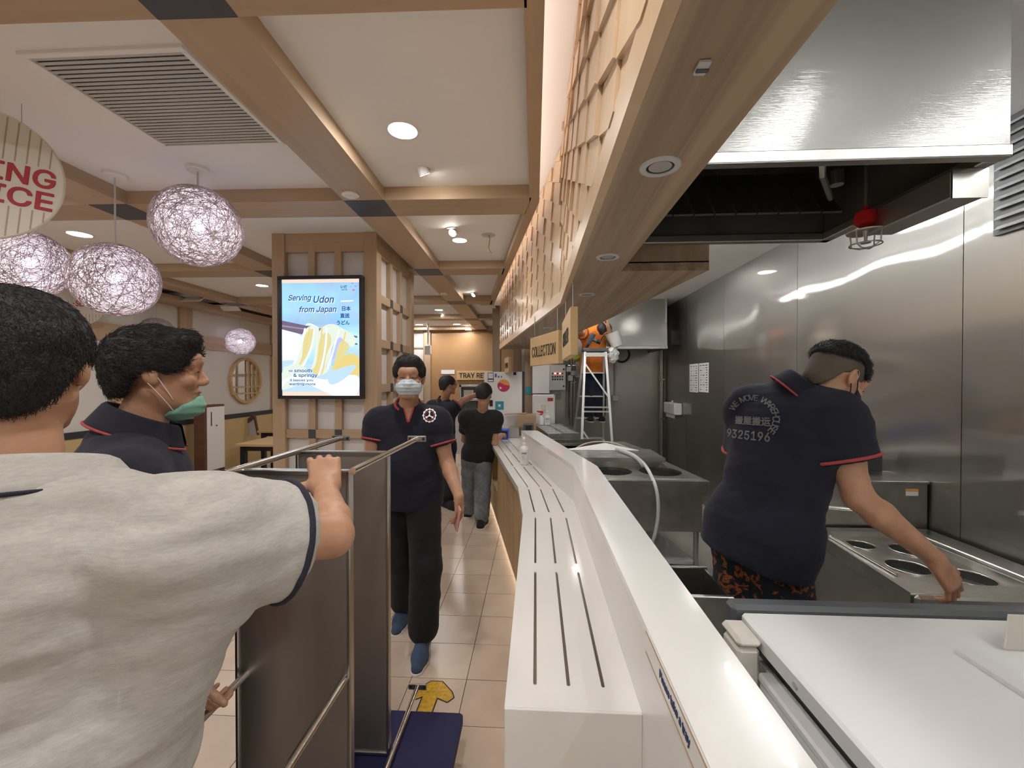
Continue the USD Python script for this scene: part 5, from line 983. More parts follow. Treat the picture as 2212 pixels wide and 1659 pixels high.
def strands(parent, hm, R, n, ln, seed, m='hair_black', w=.0009, dirn=(0, .35, -.6), lift=.25):
    """short hairs lying over the hair mesh"""
    rg = np.random.default_rng(seed); p, fi = trimesh.sample.sample_surface(hm, n, seed=seed); nr = hm.face_normals[fi]
    d = R @ np.asarray(dirn, float); d = d + rg.normal(size=(n, 3)) * .35; d = d - nr * (d * nr).sum(1, keepdims=True); d /= np.maximum(np.linalg.norm(d, axis=1, keepdims=True), 1e-6)
    l = ln * rg.uniform(.5, 1.3, (n, 1)); p0 = p - nr * .002; p1 = p + d * l * .5 + nr * l * lift * rg.uniform(.3, 1.2, (n, 1)); p2 = p + d * l + nr * l * lift * rg.uniform(-.1, 1.0, (n, 1))
    P_ = np.stack([p0, p1, p2], 1).reshape(-1, 3) - base_of(parent); c = UsdGeom.BasisCurves.Define(stage, parent + '/' + numbered(parent, 'hair_strands'))
    c.CreateTypeAttr('linear'); c.CreatePointsAttr([Gf.Vec3f(*map(float, q)) for q in P_]); c.CreateCurveVertexCountsAttr([3] * n); c.CreateWidthsAttr([float(w)]); c.SetWidthsInterpolation('constant')
    UsdShade.MaterialBindingAPI.Apply(c.GetPrim()).Bind(MATS[m]); c.GetPrim().SetCustomDataByKey('kind', 'stuff')
def hand_blob(B, w, d, nrm, side, curl=(.3, .4, .4, .45), spread=.10, thumb=(.9, .35), s=1.0, k=.006):
    """w wrist, d towards the fingers, nrm out of the back of the hand, side +1 if the thumb lies on cross(d, nrm)'s side"""
    d = unit(d); nrm = unit(nrm - d * (nrm @ d)); t = unit(np.cross(d, nrm)) * side     # t: towards the thumb
    P = lambda a, b, c: w + (d * a + t * b + nrm * c) * s
    for b in (-.026, -.009, .009, .026): B.cap(P(.012, b * .75, 0), P(.088 - abs(b) * .25, b, .001), .0145 * s, .0115 * s, .012)
    B.cap(P(.0, 0, 0), P(.02, 0, 0), .024 * s, .020 * s, .02)
    lens = ((.028, .040, .025, .020), (.0095, .043, .027, .021), (-.0095, .040, .025, .020), (-.028, .031, .020, .017))
    tips = []
    for i, (b, l1, l2, l3) in enumerate(lens):
        a = spread * b / .028; fd = unit(d * math.cos(a) + t * math.sin(a)); p = P(.090 - abs(b) * .28, b, .001); ang = 0; r = .0088 * s if i < 3 else .0078 * s
        for j, l in enumerate((l1, l2, l3)):
            ang += curl[i] * (.8, 1.2, .8)[j]; q = p + (fd * math.cos(ang) - nrm * math.sin(ang)) * l * s
            B.cap(p, q, r * (1 - .06 * j), r * (1 - .06 * (j + 1)), .003); p = q
        tips.append(p)
    o, c_ = thumb; p = P(.024, .020, -.006); td = unit(d * math.cos(o) + t * math.sin(o) - nrm * .25)
    B.cap(P(.010, .010, -.004), p, .015 * s, .0135 * s, .012)
    for j, l in enumerate((.042, .032, .026)):
        q = p + td * l * s; B.cap(p, q, (.0135, .0108, .0098)[j] * s, (.0108, .0098, .0085)[j] * s, .005 if j else .012); p = q; td = unit(td * math.cos(c_) + (d * .8 - nrm * .5) * math.sin(c_))
    return tips
def shoe_mesh(ankle, toe_dir, ground, length=.27, s=1.0, pitch=0.0):
    f = unit(V(toe_dir[0], toe_dir[1], 0)); f3 = f * math.cos(pitch) - V(0, 0, 1) * math.sin(pitch); u3 = f * math.sin(pitch) + V(0, 0, 1) * math.cos(pitch); a = np.asarray(ankle, float)
    sole = a - u3 * .075; r = np.cross(f3, u3); B = Blob(.03)
    P = lambda x, y, z: sole + f3 * x + r * y + u3 * z
    B.cap(P(-.045, 0, .038), P(-.03, 0, .085), .036, .036); B.cap(P(-.04, 0, .035), P(.10, 0, .035), .036, .042); B.cap(P(.10, 0, .032), P(.165, .005, .025), .044, .032); B.cap(P(-.01, 0, .08), P(.10, 0, .05), .034, .032)
    B.cut(-u3, P(0, 0, .0)); up = B
    S = Blob(.02); S.cap(P(-.045, 0, .012), P(.10, 0, .012), .043, .048); S.cap(P(.10, 0, .012), P(.17, .004, .012), .048, .036); S.cut(-u3, P(0, 0, -.004)); S.cut(u3, P(0, 0, .018))
    return up.mesh(.007), S.mesh(.007)
def skin(name, c):
    nodes = {'g': ('geometry', {}), 'n': ('noise_texture', dict(scale=26.0, detail=5.0)), 'r': ('rgb_ramp', dict(ramp=[(.3, tuple(np.array(c) * [.90, .85, .82])), (.7, tuple(np.array(c) * [1.06, 1.05, 1.04]))])),
             'b': ('bump', dict(strength=.15, distance=.001)), 'n2': ('noise_texture', dict(scale=420.0, detail=2.0)), 'p': ('principled_bsdf', dict(roughness=.48, subsurface_weight=.12, subsurface_scale=.012, specular_ior_level=.4))}
    MATS[name] = usdkit.material(stage, L + name, nodes, [('g.position', 'n.vector'), ('n.fac', 'r.fac'), ('r.color', 'p.base_color'), ('g.position', 'n2.vector'), ('n2.fac', 'b.height'), ('b.normal', 'p.normal')], surface='p.BSDF')
skin('skin_tan', (.47, .27, .175)); skin('skin_fair', (.56, .35, .25)); skin('skin_warm', (.52, .30, .19))
def fabric(name, c, scale=500, strength=.35, var=.1, rough=.9): pm(name, c, rough, bump=(scale, strength, .001), sheen_weight=.15)
def fabric2(name, c, a=.1, sc=18, streak=(1, 1, 1)):
    nodes = {'g': ('geometry', {}), 'm': ('mapping', dict(scale=streak)), 'n': ('noise_texture', dict(scale=float(sc), detail=5.0, roughness=.7)), 'r': ('rgb_ramp', dict(ramp=[(.3, tuple(np.array(c) * (1 - a))), (.7, tuple(np.minimum(np.array(c) * (1 + a), 1)))])), 'n2': ('noise_texture', dict(scale=700.0)), 'b': ('bump', dict(strength=.3, distance=.001)), 'p': ('principled_bsdf', dict(roughness=.9, sheen_weight=.04))}
    MATS[name] = usdkit.material(stage, L + name, nodes, [('g.position', 'm.vector'), ('m.vector', 'n.vector'), ('n.fac', 'r.fac'), ('r.color', 'p.base_color'), ('g.position', 'n2.vector'), ('n2.fac', 'b.height'), ('b.normal', 'p.normal')], surface='p.BSDF')
fabric2('polo_navy', (.0075, .0085, .020), .2); fabric2('polo_grey', (.47, .455, .42), .13, 60, (1, 1, 5)); fabric2('tee_black', (.010, .0105, .011), .2); fabric2('orange_shirt', (.62, .17, .02), .12)
fabric2('trousers_black', (.004, .0046, .0065), .2); fabric2('jeans', (.17, .19, .215), .45, 7); fabric2('jeans_dark', (.018, .024, .05), .3, 9); fabric2('trim_red', (.42, .06, .06), .1); fabric2('trim_dark', (.02, .02, .035), .1); fabric2('mask_blue', (.55, .64, .70), .04, 30); fabric2('mask_green', (.20, .42, .33), .06, 30); fabric2('shoe_blue', (.045, .075, .14), .2); fabric2('shoe_black', (.014, .014, .018), .2)
pm('hair_black', (.010, .009, .010), .55, bump=(240, .8, .004)); pm('hair_stubble', (.10, .075, .055), .7, bump=(400, .5, .002)); pm('sole_white', (.62, .60, .58), .6); pm('eye_dark', (.015, .01, .01), .2); pm('lip', (.36, .15, .12), .45); pm('brow', (.03, .022, .02), .8)
pm('phone_pink', (.62, .34, .30), .25)
nodes = {'g': ('geometry', {}), 'v': ('voronoi_texture', dict(scale=13.0, randomness=1.0)), 'n': ('noise_texture', dict(scale=22.0, detail=3.0, distortion=1.5)), 'r': ('rgb_ramp', dict(ramp=[(0, (.008, .012, .016)), (.54, (.010, .014, .018)), (.56, (.20, .04, .01)), (.60, (.42, .10, .02)), (.64, (.08, .02, .01)), (.67, (.45, .28, .03)), (.70, (.02, .10, .11)), (.74, (.01, .014, .018)), (1, (.35, .08, .02))])), 'p': ('principled_bsdf', dict(roughness=.85))}
MATS['print_shorts'] = usdkit.material(stage, L + 'print_shorts', nodes, [('g.position', 'n.vector'), ('n.fac', 'r.fac'), ('r.color', 'p.base_color')], surface='p.BSDF')
def torso(B, J, o=0., belly=0.):
    """trunk between pelvis J['pv'] and neck base J['nk'], shoulders J['sl'], J['sr']; o thickens it for clothes"""
    pv, nk, sl, sr = J['pv'], J['nk'], J['sl'], J['sr']; ax = unit(nk - pv); x = unit(sr - sl); x = unit(x - ax * (x @ ax)); f = np.cross(ax, x); R = np.stack([x, f, ax], 1); Lg = np.linalg.norm(nk - pv); J['f'] = f; J['x'] = x; J['ax'] = ax; w = J.get('w', 1.)
    B.ell(pv + ax * Lg * .66 + f * .0, (.155 * w + o, .108 * w + o, .20 + o * .5), R, .06); B.ell(pv + ax * Lg * .33 + f * (.012 + belly * .4), (.147 * w + o, .106 * w + o + belly, .17 + o * .5), R, .07); B.ell(pv + ax * .03, (.158 * w + o, .110 * w + o, .14 + o * .5), R, .06)
    m = (sl + sr) / 2
    B.cap(lerp(sl, sr, .04), lerp(sl, sr, .96), .058 + o, .058 + o, .05)
    for q in (sl, sr): B.cap(nk + ax * .01, lerp(nk, q, .9), .046 + o * .5, .050 + o * .7, .04); B.ell(lerp(q, pv, .20) * .55 + (pv + ax * Lg * .72) * .45, (.075 + o, .075 + o, .10), R, .06)
def person(label, J, fwd, up, wear, mat_skin='skin_tan', head_s=1.0, hair=None, h=.0085, base=None):
    """J: pv nk sl sr el er wl wr hl hr kl kr al ar (joints) and hc, the head's centre"""
    base = base if base is not None else (J['pv'][0], J['pv'][1], min(J['al'][2], J['ar'][2]) - .08)
    t = thing('person', label, 'person', base); R = basis(fwd, up); hc = J['hc']
    B = Blob(.03); torso(B, J, -.006, J.get('belly', 0))
    sc = J.get('limb', 1.0)
    for a in 'lr':
        S, E_, W = J['s' + a], J['e' + a], J['w' + a]
        B.cap(S, lerp(S, E_, .5), .052 * sc, .046 * sc); B.cap(lerp(S, E_, .5), E_, .046 * sc, .038 * sc, .02); m_ = lerp(E_, W, .28); B.cap(E_, m_, .038 * sc, .041 * sc, .02); B.cap(m_, W, .041 * sc, .026 * sc, .015)
        Hh, K, A = J['h' + a], J['k' + a], J['a' + a]
        B.cap(Hh, K, .078 * sc, .05 * sc, .04); m_ = lerp(K, A, .3) - J['f'] * .012; B.cap(K, m_, .05 * sc, .052 * sc, .02); B.cap(m_, A, .052 * sc, .036 * sc, .02)
    nb = hc - R[:, 2] * .085 * head_s - R[:, 1] * .02; B.cap(J['nk'] - J['ax'] * .03, nb, .060, .054, .03)
    body = B.mesh(h)
    H_ = Blob(.012); head_blob(H_, hc, R, head_s, J.get('ears', True)); H_.cap(nb - unit(nb - J['nk']) * -.0, lerp(nb, J['nk'], .35), .052, .055, .03); head = H_.mesh(J.get('hh', .0045))
    ms = [body, head]
    for a in 'lr':
        if 'hand_' + a in J:
            q = dict(J['hand_' + a]); Q = Blob(.006); W = J['w' + a]; hand_blob(Q, W, q.pop('d'), q.pop('n'), q.pop('side'), **q); Q.cap(lerp(J['e' + a], W, .80), W, .030 * sc, .026 * sc, .01); ms.append(Q.mesh(J.get('hres', .0036)))
    part(t, 'body', weld(ms), MATS[mat_skin], True)
    P = lambda x, y, z: hc + R @ (V(x, y, z) * head_s)
    if J.get('face', True):
        for q in (-1, 1):
            e = trimesh.creation.icosphere(2, 1); e.vertices = (e.vertices * V(.0125, .0035, .0026) * head_s) @ R.T + P(q * .031, .0925, .0035); part(t, 'eye', e, MATS['eye_dark'], True)
            b_ = Blob(.006); b_.cap(P(q * .014, .0965, .030), P(q * .034, .091, .0345), .0034, .0036); b_.cap(P(q * .034, .091, .0345), P(q * .052, .076, .029), .0036, .0022); part(t, 'eyebrow', b_.mesh(.003), MATS['brow'], True)
        lp = Blob(.004); lp.ell(P(0, .0955, -.0575), V(.021, .004, .003), R); lp.ell(P(0, .0935, -.068), V(.018, .0042, .0035), R); part(t, 'lips', lp.mesh(.0028), MATS['lip'], True)
    if hair: 
        hd_ = dict(hair); hm = hd_.pop('m', 'hair_black'); sn = hd_.pop('strands', None); hme = hair_mesh(hc, R, s=head_s, **hd_); hp_ = part(t, 'hair', hme, MATS[hm], True)
        if sn: strands(t, hme, R, *sn)
    J['P'] = P; J['R'] = R
    for nm, fn_ in wear: fn_(t, J)
    return t
def weld(ms):
    try:
        mans = []
        for m in ms:
            mm = manifold3d.Manifold(manifold3d.Mesh(np.asarray(m.vertices, np.float32), np.asarray(m.faces, np.uint32)))
            if mm.is_empty() or mm.status() != manifold3d.Error.NoError: raise ValueError
            mans.append(mm)
        u = mans[0]
        for q in mans[1:]: u = u + q
        r = u.to_mesh(); return trimesh.Trimesh(r.vert_properties[:, :3], r.tri_verts, process=False)
    except Exception: return cat_(ms)
WR = [((9, 9, 22), .012), ((30, 30, 40), .004)]
def shirt(mat, sleeve=.55, hem=None, collar=None, trim=None, o=.016, so=.016, name='polo_shirt', h=.009, rough=WR, seed=3, hemn=None, neck=.02, belly=0):
    def fn(t, J):
        B = Blob(.04); torso(B, J, o, J.get('belly', 0) + belly); sc = J.get('limb', 1.)
        M = [B]; cuffs = []
        pvl = J['pv'] - J['ax'] * (.06 if hem is None else hem)
        B.cap(J['pv'] + J['x'] * .06, pvl + J['x'] * .06 - J['ax'] * .05, .115 * J.get('w', 1) + o * .6, .115 * J.get('w', 1) + o * .6, .06); B.cap(J['pv'] - J['x'] * .06, pvl - J['x'] * .06 - J['ax'] * .05, .115 * J.get('w', 1) + o * .6, .115 * J.get('w', 1) + o * .6, .06)
        B.cut(-J['ax'] if hemn is None else hemn, pvl)
        B.cut(J['ax'], J['nk'] + J['ax'] * (.015 + neck))
        for q in J.get('extra', []): B.cap(*q, .06)
        for a in 'lr':
            S, E_ = J['s' + a], J['e' + a]; sl_ = sleeve if np.isscalar(sleeve) else sleeve['lr'.index(a)]; Q = lerp(S, E_, sl_); dd = unit(E_ - S)
            A = Blob(.04); A.cap(S - dd * .02, Q + dd * .05, (.058 + so) * sc, (.056 + so * 1.25) * sc, .03); A.cap(lerp(S, J['nk'], .45), S, .048 + o * .7, .054 + so * .8, .05); A.cap(S, lerp(S, J['pv'], .18), (.058 + so) * sc, .06, .05); A.cut(dd, Q); M.append(A)
            cuffs.append((Q, dd))
        lo = np.min([m.bounds()[0] for m in M], 0); hi = np.max([m.bounds()[1] for m in M], 0)
        def fld(ax):
            d = M[0].field(ax); 
            for q in M[1:]:
                n = q.field(ax); hh = np.maximum(.035 - np.abs(d - n), 0) / .035; d = np.minimum(d, n) - hh * hh * .035 * .25
            return d
        m = surface_net(fld, lo, hi, h); nr = meshkit.arrays(m, True)[2]
        if rough: m.vertices += nr * np.asarray(sum(a * meshkit.fbm(m.vertices * np.asarray(f), 3, seed) for f, a in rough))[:, None]
        part(t, name, m, MATS[mat], True); J['shirt'] = m
        for Q, dd in (cuffs if trim else []):
            u_, v_ = _perp(dd); w = m.vertices - Q; al = w @ dd; rad = np.linalg.norm(w - al[:, None] * dd, axis=1); r0 = (.056 + so * 1.25) * sc; sel = (np.abs(al + .006) < .011) & (rad < r0 * 1.28) & (rad > .035)
            an = np.arctan2(w @ v_, w @ u_)[sel]; rr = rad[sel]; th = np.linspace(-math.pi, math.pi, 36, endpoint=False); bins = []
            for a in th:
                dlt = np.abs((an - a + math.pi) % (2 * math.pi) - math.pi) < .22; bins.append(np.percentile(rr[dlt], 90) if dlt.any() else np.nan)
            bins = np.array(bins)
            if np.isnan(bins).all(): continue
            bins = np.where(np.isnan(bins), r0 * .9, bins); bins = (bins + np.roll(bins, 1) + np.roll(bins, -1)) / 3
            part(t, 'cuff', tube(Q - dd * .006 + bins[:, None] * (np.cos(th)[:, None] * u_ + np.sin(th)[:, None] * v_), .006, 8, True), MATS[trim], True)
        if collar:
            cm, ct = collar; nb = J['hc'] - J['R'][:, 2] * .085 - J['R'][:, 1] * .02; a0 = J['nk'] + J['ax'] * .0; d = unit(nb - a0); d = unit(d + J['ax'] * J.get('collar_ax', .45))
            u_, v_ = _perp(d); th = np.linspace(-math.pi, math.pi, 49); f_ = J['f']; u_ = unit(f_ - d * (f_ @ d)); v_ = np.cross(d, u_)
            op = .35; th = np.linspace(op, 2 * math.pi - op, 48); rows = []
            for (rr, hh) in ((.066, .045), (.069, .064), (.075, .067), (.082, .060), (.098, .020), (.103, .006), (.098, .008), (.072, .040)):
                rad = rr * J.get('collar_s', 1.) * (1 + .10 * np.cos(th)); rows.append(a0 + d * (hh + J.get('collar_up', 0)) - d * (.028 * (np.cos(th) * .5 + .5))[:, None] + rad[:, None] * (np.cos(th)[:, None] * u_ + np.sin(th)[:, None] * v_))
            vs = np.vstack(rows); n_ = len(th); fs = []; kr = len(rows)
            for i in range(kr):
                for q in range(n_ - 1): a_, b_ = i * n_ + q, ((i + 1) % kr) * n_ + q; fs += [[a_, a_ + 1, b_ + 1], [a_, b_ + 1, b_]]
            part(t, 'collar', trimesh.Trimesh(vs, fs, process=False), MATS[cm], True)
            part(t, 'collar_trim', tube(rows[5], .0035, 8), MATS[ct], True)
    return ('shirt', fn)
def _perp(d): a = V(0, 0, 1) if abs(d[2]) < .9 else V(1, 0, 0); u = unit(np.cross(d, a)); return u, np.cross(d, u)
def trousers(mat, o=.022, cut=0.0, name='trousers', rough=[((8, 8, 14), .014)], seed=5, h=.009, flare=0.0, knee=None):
    def fn(t, J):
        B = Blob(.04); pv = J['pv']; x, f, ax = J['x'], J['f'], J['ax']; R = np.stack([x, f, ax], 1)
        B.ell(pv - ax * .0, (.162 * J.get('w', 1) + o * .4, .114 * J.get('w', 1) + o * .4, .14), R, .05)
        for a in 'lr':
            Hh, K, A = J['h' + a], J['k' + a], J['a' + a]; E_ = A if knee is None else lerp(Hh, K, knee)
            B.cap(Hh, K if knee is None else E_, .086 + o * .6, (.060 + o) if knee is None else .075 + o, .03)
            if knee is None: B.cap(K, A + unit(K - A) * .055, .060 + o, .050 + o + flare, .03)
            else: B.cut(unit(K - Hh), E_ ) if a == 'r' else None
        B.cut(V(0, 0, 1) * .2 + ax, pv + ax * .12)
        part(t, name, B.mesh(h, rough, seed), MATS[mat], True)
    return ('trousers', fn)
def shoes(mat, sole, dirs, pitch=(0, 0)):
    def fn(t, J):
        for a, d, p in zip('lr', dirs, pitch):
            u_, s_ = shoe_mesh(J['a' + a], d, 0, pitch=p); q = part(t, 'shoe', u_, MATS[mat], True); part(q, 'sole', s_, MATS[sole], True)
    return ('shoes', fn)
def face_mask(mat, low=False, strap='paper'):
    def fn(t, J):
        P, R = J['P'], J['R']; B = Blob(.02)
        if not low:
            B.ell(P(0, .036, -.050), (.074, .082, .062), R, .02); B.cap(P(0, .095, -.012), P(0, .112, -.036), .011, .017, .02); B.cut(R @ V(0, -1, .0), P(0, .022, 0)); B.cut(R @ V(0, .25, 1), P(0, .09, -.006), .004); B.cut(R @ V(0, .1, -1), P(0, .05, -.118), .004)
        else:
            B.ell(P(0, .036, -.094), (.060, .062, .040), R, .02); B.cap(P(-.016, .082, -.098), P(.016, .082, -.098), .022, .022, .02); B.cut(R @ V(0, -1, .0), P(0, .002, 0)); B.cut(R @ V(0, -.62, 1), P(0, .085, -.078), .004)
        m = B.mesh(.0045); nr = meshkit.arrays(m, True)[2]; lz = (m.vertices - J['hc']) @ R[:, 2]; lx = (m.vertices - J['hc']) @ R[:, 0]
        m.vertices += nr * (.0028 * np.maximum(np.sin(lz * 330), -.2) * np.exp(-(lx / .06) ** 4) + .004 * meshkit.fbm(m.vertices * 40, 2, 4))[:, None]
        q = part(t, 'face_mask', m, MATS[mat], True)
        for s_ in (-1, 1):
            z0, z1 = ((-.018, -.085), (-.075, -.105))[low]
            for z, ze in ((z0, .020), (z1, -.028)): part(q, 'ear_loop', tube(spline([P(s_ * .062, .035, z), P(s_ * .078, .012, (z + ze) / 2), P(s_ * .088, -.016, ze)], 14), .0011, 6), MATS[strap])
    return ('mask', fn)
def on_surface(mesh, pts, d, off=.0015):
    """moves points along d until they lie on the mesh"""
    hit = trimesh.ray.ray_triangle.RayMeshIntersector(mesh)
    loc, ri, _ = hit.intersects_location(pts - d * .4, np.tile(d, (len(pts), 1)), multiple_hits=False)
    out = np.array(pts, float); ok = np.zeros(len(pts), bool)
    out[ri] = loc - d * off; ok[ri] = True; return out, ok
def decal(t, J, name, mesh2d, o, ex, ey, m):
    """lays flat lettering over the shirt, looking along -(ex x ey)"""
    d = -unit(np.cross(ex, ey)); q = mesh2d.copy(); 
    q = trimesh.Trimesh(*trimesh.remesh.subdivide_to_size(q.vertices, q.faces, .012), process=True)
    z = q.vertices[:, 2].copy(); w = np.asarray(o) + q.vertices[:, :1] * unit(ex) + q.vertices[:, 1:2] * unit(ey)
    p, ok = on_surface(J['shirt'], w, d, .001); zt = np.where(z > z.max() * .5, .002, 0)
    q.vertices = p - d * zt[:, None]; keep = ok[q.faces].all(1); q.update_faces(keep); q.remove_unreferenced_vertices()
    if len(q.faces): part(t, name, q, MATS[m])
Z3 = V(0, 0, 1)
# ---- the masked man walking towards the camera
Yc = 2.50
J = dict(hc=at(884, 817, 2.44), nk=at(882, 884, 2.53), sl=at(944, 916, 2.52), sr=at(819, 917, 2.52), el=at(966, 1000, 2.50), er=at(803, 985, 2.48), wl=at(991, 1072, 2.36), wr=at(790, 1045, 2.30), pv=at(886, 1052, 2.56),
         hl=at(915, 1075, 2.55), hr=at(862, 1075, 2.58), kl=at(920, 1225, 2.45), kr=at(868, 1205, 2.58), al=V(*atz(913, 1378, .09)), ar=V(*atz(872, 1308, .09)), w=1.12, belly=.03, limb=1.08)
dC = unit(V(.22, -1, 0))
J['hand_l'] = dict(d=(.05, -.10, -1), n=(1, -.5, .1), side=-1, curl=(.35, .35, .4, .4)); J['hand_r'] = dict(d=(.1, -.4, -1), n=(-1, -.4, 0), side=1, curl=(.5, .5, .5, .5))
tC = person('walking man in navy polo and black trousers wearing a pale blue face mask', J, dC, Z3 + .05 * dC, [shirt('polo_navy', .52, .10, ('trim_red', 'trim_red'), 'trim_red', .013, .011), trousers('trousers_black', .026, flare=.006), shoes('shoe_blue', 'sole_white', (V(.10, -1, 0), V(.05, -1, 0)), (.12, 0.15)), face_mask('mask_blue')], 'skin_tan', 1.03,
            dict(thick=.013, front=.058, side=.0, nape=-.06, top=.004, seed=2, swept=1, strands=(3500, .016, 3, 'hair_black', .0009, (0, .6, -.2), .10)), .0085)
# polo placket and the crest
ex = unit(V(-dC[1], dC[0], 0)); 
cC = at(882, 888, 2.4); plq = shapely.LineString([(-.034, .03), (-.004, -.07), (.004, -.07), (.036, .03)]).buffer(.0045)
decal(tC, J, 'neck_skin', extr(Polygon([(-.03, .03), (.032, .03), (.0, -.066)]), .001), at(878, 888, 2.3), ex, Z3, 'skin_tan'); decal(tC, J, 'placket', extr(plq, .002), at(878, 888, 2.3), ex, Z3, 'trim_red')
em = shapely.Point(0, 0).buffer(.038).difference(shapely.Point(0, 0).buffer(.033)); 
for k in range(12): a = k * math.pi / 6; em = em.union(shapely.Point(.036 * math.cos(a), .036 * math.sin(a)).buffer(.0055))
em = em.difference(shapely.Point(0, 0).buffer(.030)); em2 = shapely.Point(0, 0).buffer(.028).difference(shapely.Point(0, 0).buffer(.025)); em3 = shapely.Point(0, 0).buffer(.006)
for k in range(3): a = math.pi / 2 + k * 2 * math.pi / 3; em3 = em3.union(shapely.LineString([(0, 0), (.026 * math.cos(a), .026 * math.sin(a))]).buffer(.0028)); em3 = em3.union(shapely.Point(.020 * math.cos(a), .020 * math.sin(a)).buffer(.006))
oC = at(926, 902, 2.3)
decal(tC, J, 'crest_ring', extr(em, .002), oC, ex, Z3, 'ink_white'); decal(tC, J, 'crest_inner_ring', extr(em2, .002), oC, ex, Z3, 'ink_red'); decal(tC, J, 'crest', extr(em3, .002), oC, ex, Z3, 'ink_white')
ph = thing('phone', 'pink cased phone in the hand of the walking man', 'phone', J['wl'] + V(.0, 0, -.1)); hp = J['wl'] + V(.0, -.035, -.115)
part(ph, 'case', obox(hp, unit(V(.4, -1, -.2)), unit(V(1, .4, 0)), unit(V(.2, -.2, 1)), .034, .0045, .070, .003), MATS['phone_pink']); part(ph, 'screen', obox(hp + unit(V(1, .4, 0)) * .005, unit(V(.4, -1, -.2)), unit(V(1, .4, 0)), unit(V(.2, -.2, 1)), .031, .0006, .066), MATS['black_plastic'])
# ---- the man in the black tee at the counter
J = dict(hc=at(1046, 852, 4.55), nk=at(1043, 893, 4.62), sl=at(1007, 904, 4.60), sr=at(1070, 906, 4.58), el=at(1003, 950, 4.85), er=at(1068, 957, 4.60), wl=at(1020, 945, 5.0), wr=at(1083, 940, 4.80), pv=at(1032, 982, 4.64),
         hl=at(1016, 992, 4.66), hr=at(1044, 992, 4.62), kl=at(1014, 1060, 4.75), kr=at(1042, 1066, 4.58), al=at(1012, 1108, 4.86), ar=at(1040, 1125, 4.46), w=.92, limb=.92, face=True)
J['hand_r'] = dict(d=(.1, 1, .0), n=(0, .2, 1), side=-1)
person('man in black tee and faded jeans seen from behind at the counter', J, unit(V(.25, 1, -.15)), Z3, [shirt('tee_black', .52, .06, None, None, .014, .014, 'tee_shirt'), trousers('jeans', .022, flare=.004), shoes('shoe_black', 'sole_white', (V(.1, 1, 0), V(.15, 1, 0)), (.45, 0))], 'skin_tan', .97, dict(thick=.012, front=.06, side=-.005, nape=-.055, seed=4), .0095)
# ---- the pointing man further back
J = dict(hc=at(968, 832, 5.35), nk=at(958, 868, 5.45), sl=at(935, 880, 5.55), sr=at(977, 884, 5.28), el=at(930, 925, 5.6), er=at(1000, 865, 5.35), wl=at(940, 960, 5.5), wr=at(1018, 857, 5.45), pv=at(958, 965, 5.45),
         hl=at(950, 975, 5.5), hr=at(966, 976, 5.4), kl=at(952, 1030, 5.5), kr=at(967, 1030, 5.35), al=V(*atz(955, 1075, .08)), ar=V(*atz(967, 1082, .08)), w=1.0)
J['wr'] = J['er'] + unit(J['wr'] - J['er']) * .25; J['hand_r'] = dict(d=(1, .3, .08), n=(0, -.3, 1), side=1, curl=(.05, .9, 1.0, 1.1), thumb=(.5, .3))
person('man in navy polo and glasses pointing toward the counter with an outstretched arm', J, unit(V(.8, .6, 0)), Z3, [shirt('polo_navy', .5, .08, ('polo_navy', 'trim_red'), 'trim_red'), trousers('trousers_black', .03), shoes('shoe_black', 'shoe_black', (V(.5, -.7, 0), V(.6, -.6, 0)))], 'skin_tan', 1.0, dict(thick=.012, front=.058, side=-.004, nape=-.06, seed=6), .0095)
tD = '/World/person_002'; P, R = J['P'], J['R']
for s_ in (-1, 1): part(tD, 'glasses', tube([P(s_ * .078, .0, .012), P(s_ * .072, .085, .01), P(s_ * .055, .102, .01)], .0022, 6), MATS['black_plastic']); th = np.linspace(0, 2 * np.pi, 20, endpoint=False); part(tD, 'glasses', tube(np.array([P(s_ * .033 + .022 * math.cos(a), .106, .006 + .016 * math.sin(a)) for a in th]), .0018, 6, True), MATS['black_plastic'])
# ---- the worker on the ladder
J = dict(hc=at(1308, 716, 5.78), nk=at(1288, 712, 5.90), sl=at(1264, 722, 5.85), sr=at(1302, 717, 5.80), el=at(1250, 716, 5.65), er=at(1322, 738, 5.70), wl=at(1262, 700, 5.60), wr=at(1314, 706, 5.60), pv=at(1283, 788, 5.92),
         hl=at(1275, 797, 5.94), hr=at(1293, 797, 5.94), kl=at(1275, 852, 5.96), kr=at(1295, 852, 5.96), al=at(1272, 899, 6.10), ar=at(1296, 899, 6.10), w=1.0)
J['hand_r'] = dict(d=(-.2, 0, 1), n=(1, 0, 0), side=1, curl=(.6, .6, .6, .6)); J['hand_l'] = dict(d=(.3, 0, 1), n=(-1, 0, 0), side=-1, curl=(.6, .6, .6, .6))
person('worker in orange shirt and jeans standing on the step ladder below the far hood', J, unit(V(.9, .5, .2)), Z3, [shirt('orange_shirt', .5, .10, ('orange_shirt', 'orange_shirt'), 'trim_dark', .02, .02, 'work_shirt'), trousers('jeans_dark', .028), shoes('shoe_black', 'sole_white', (V(.1, -1, 0), V(.1, -1, 0)))], 'skin_tan', 1.0, dict(thick=.012, front=.058, side=-.004, nape=-.06, seed=6), .010)
dr = thing('cordless_drill', 'blue grey cordless drill resting on the ladder top before the orange shirt', 'drill', tl + V(0, .05, .03))
A_ = lambda u, v: at(u, v, 5.50)
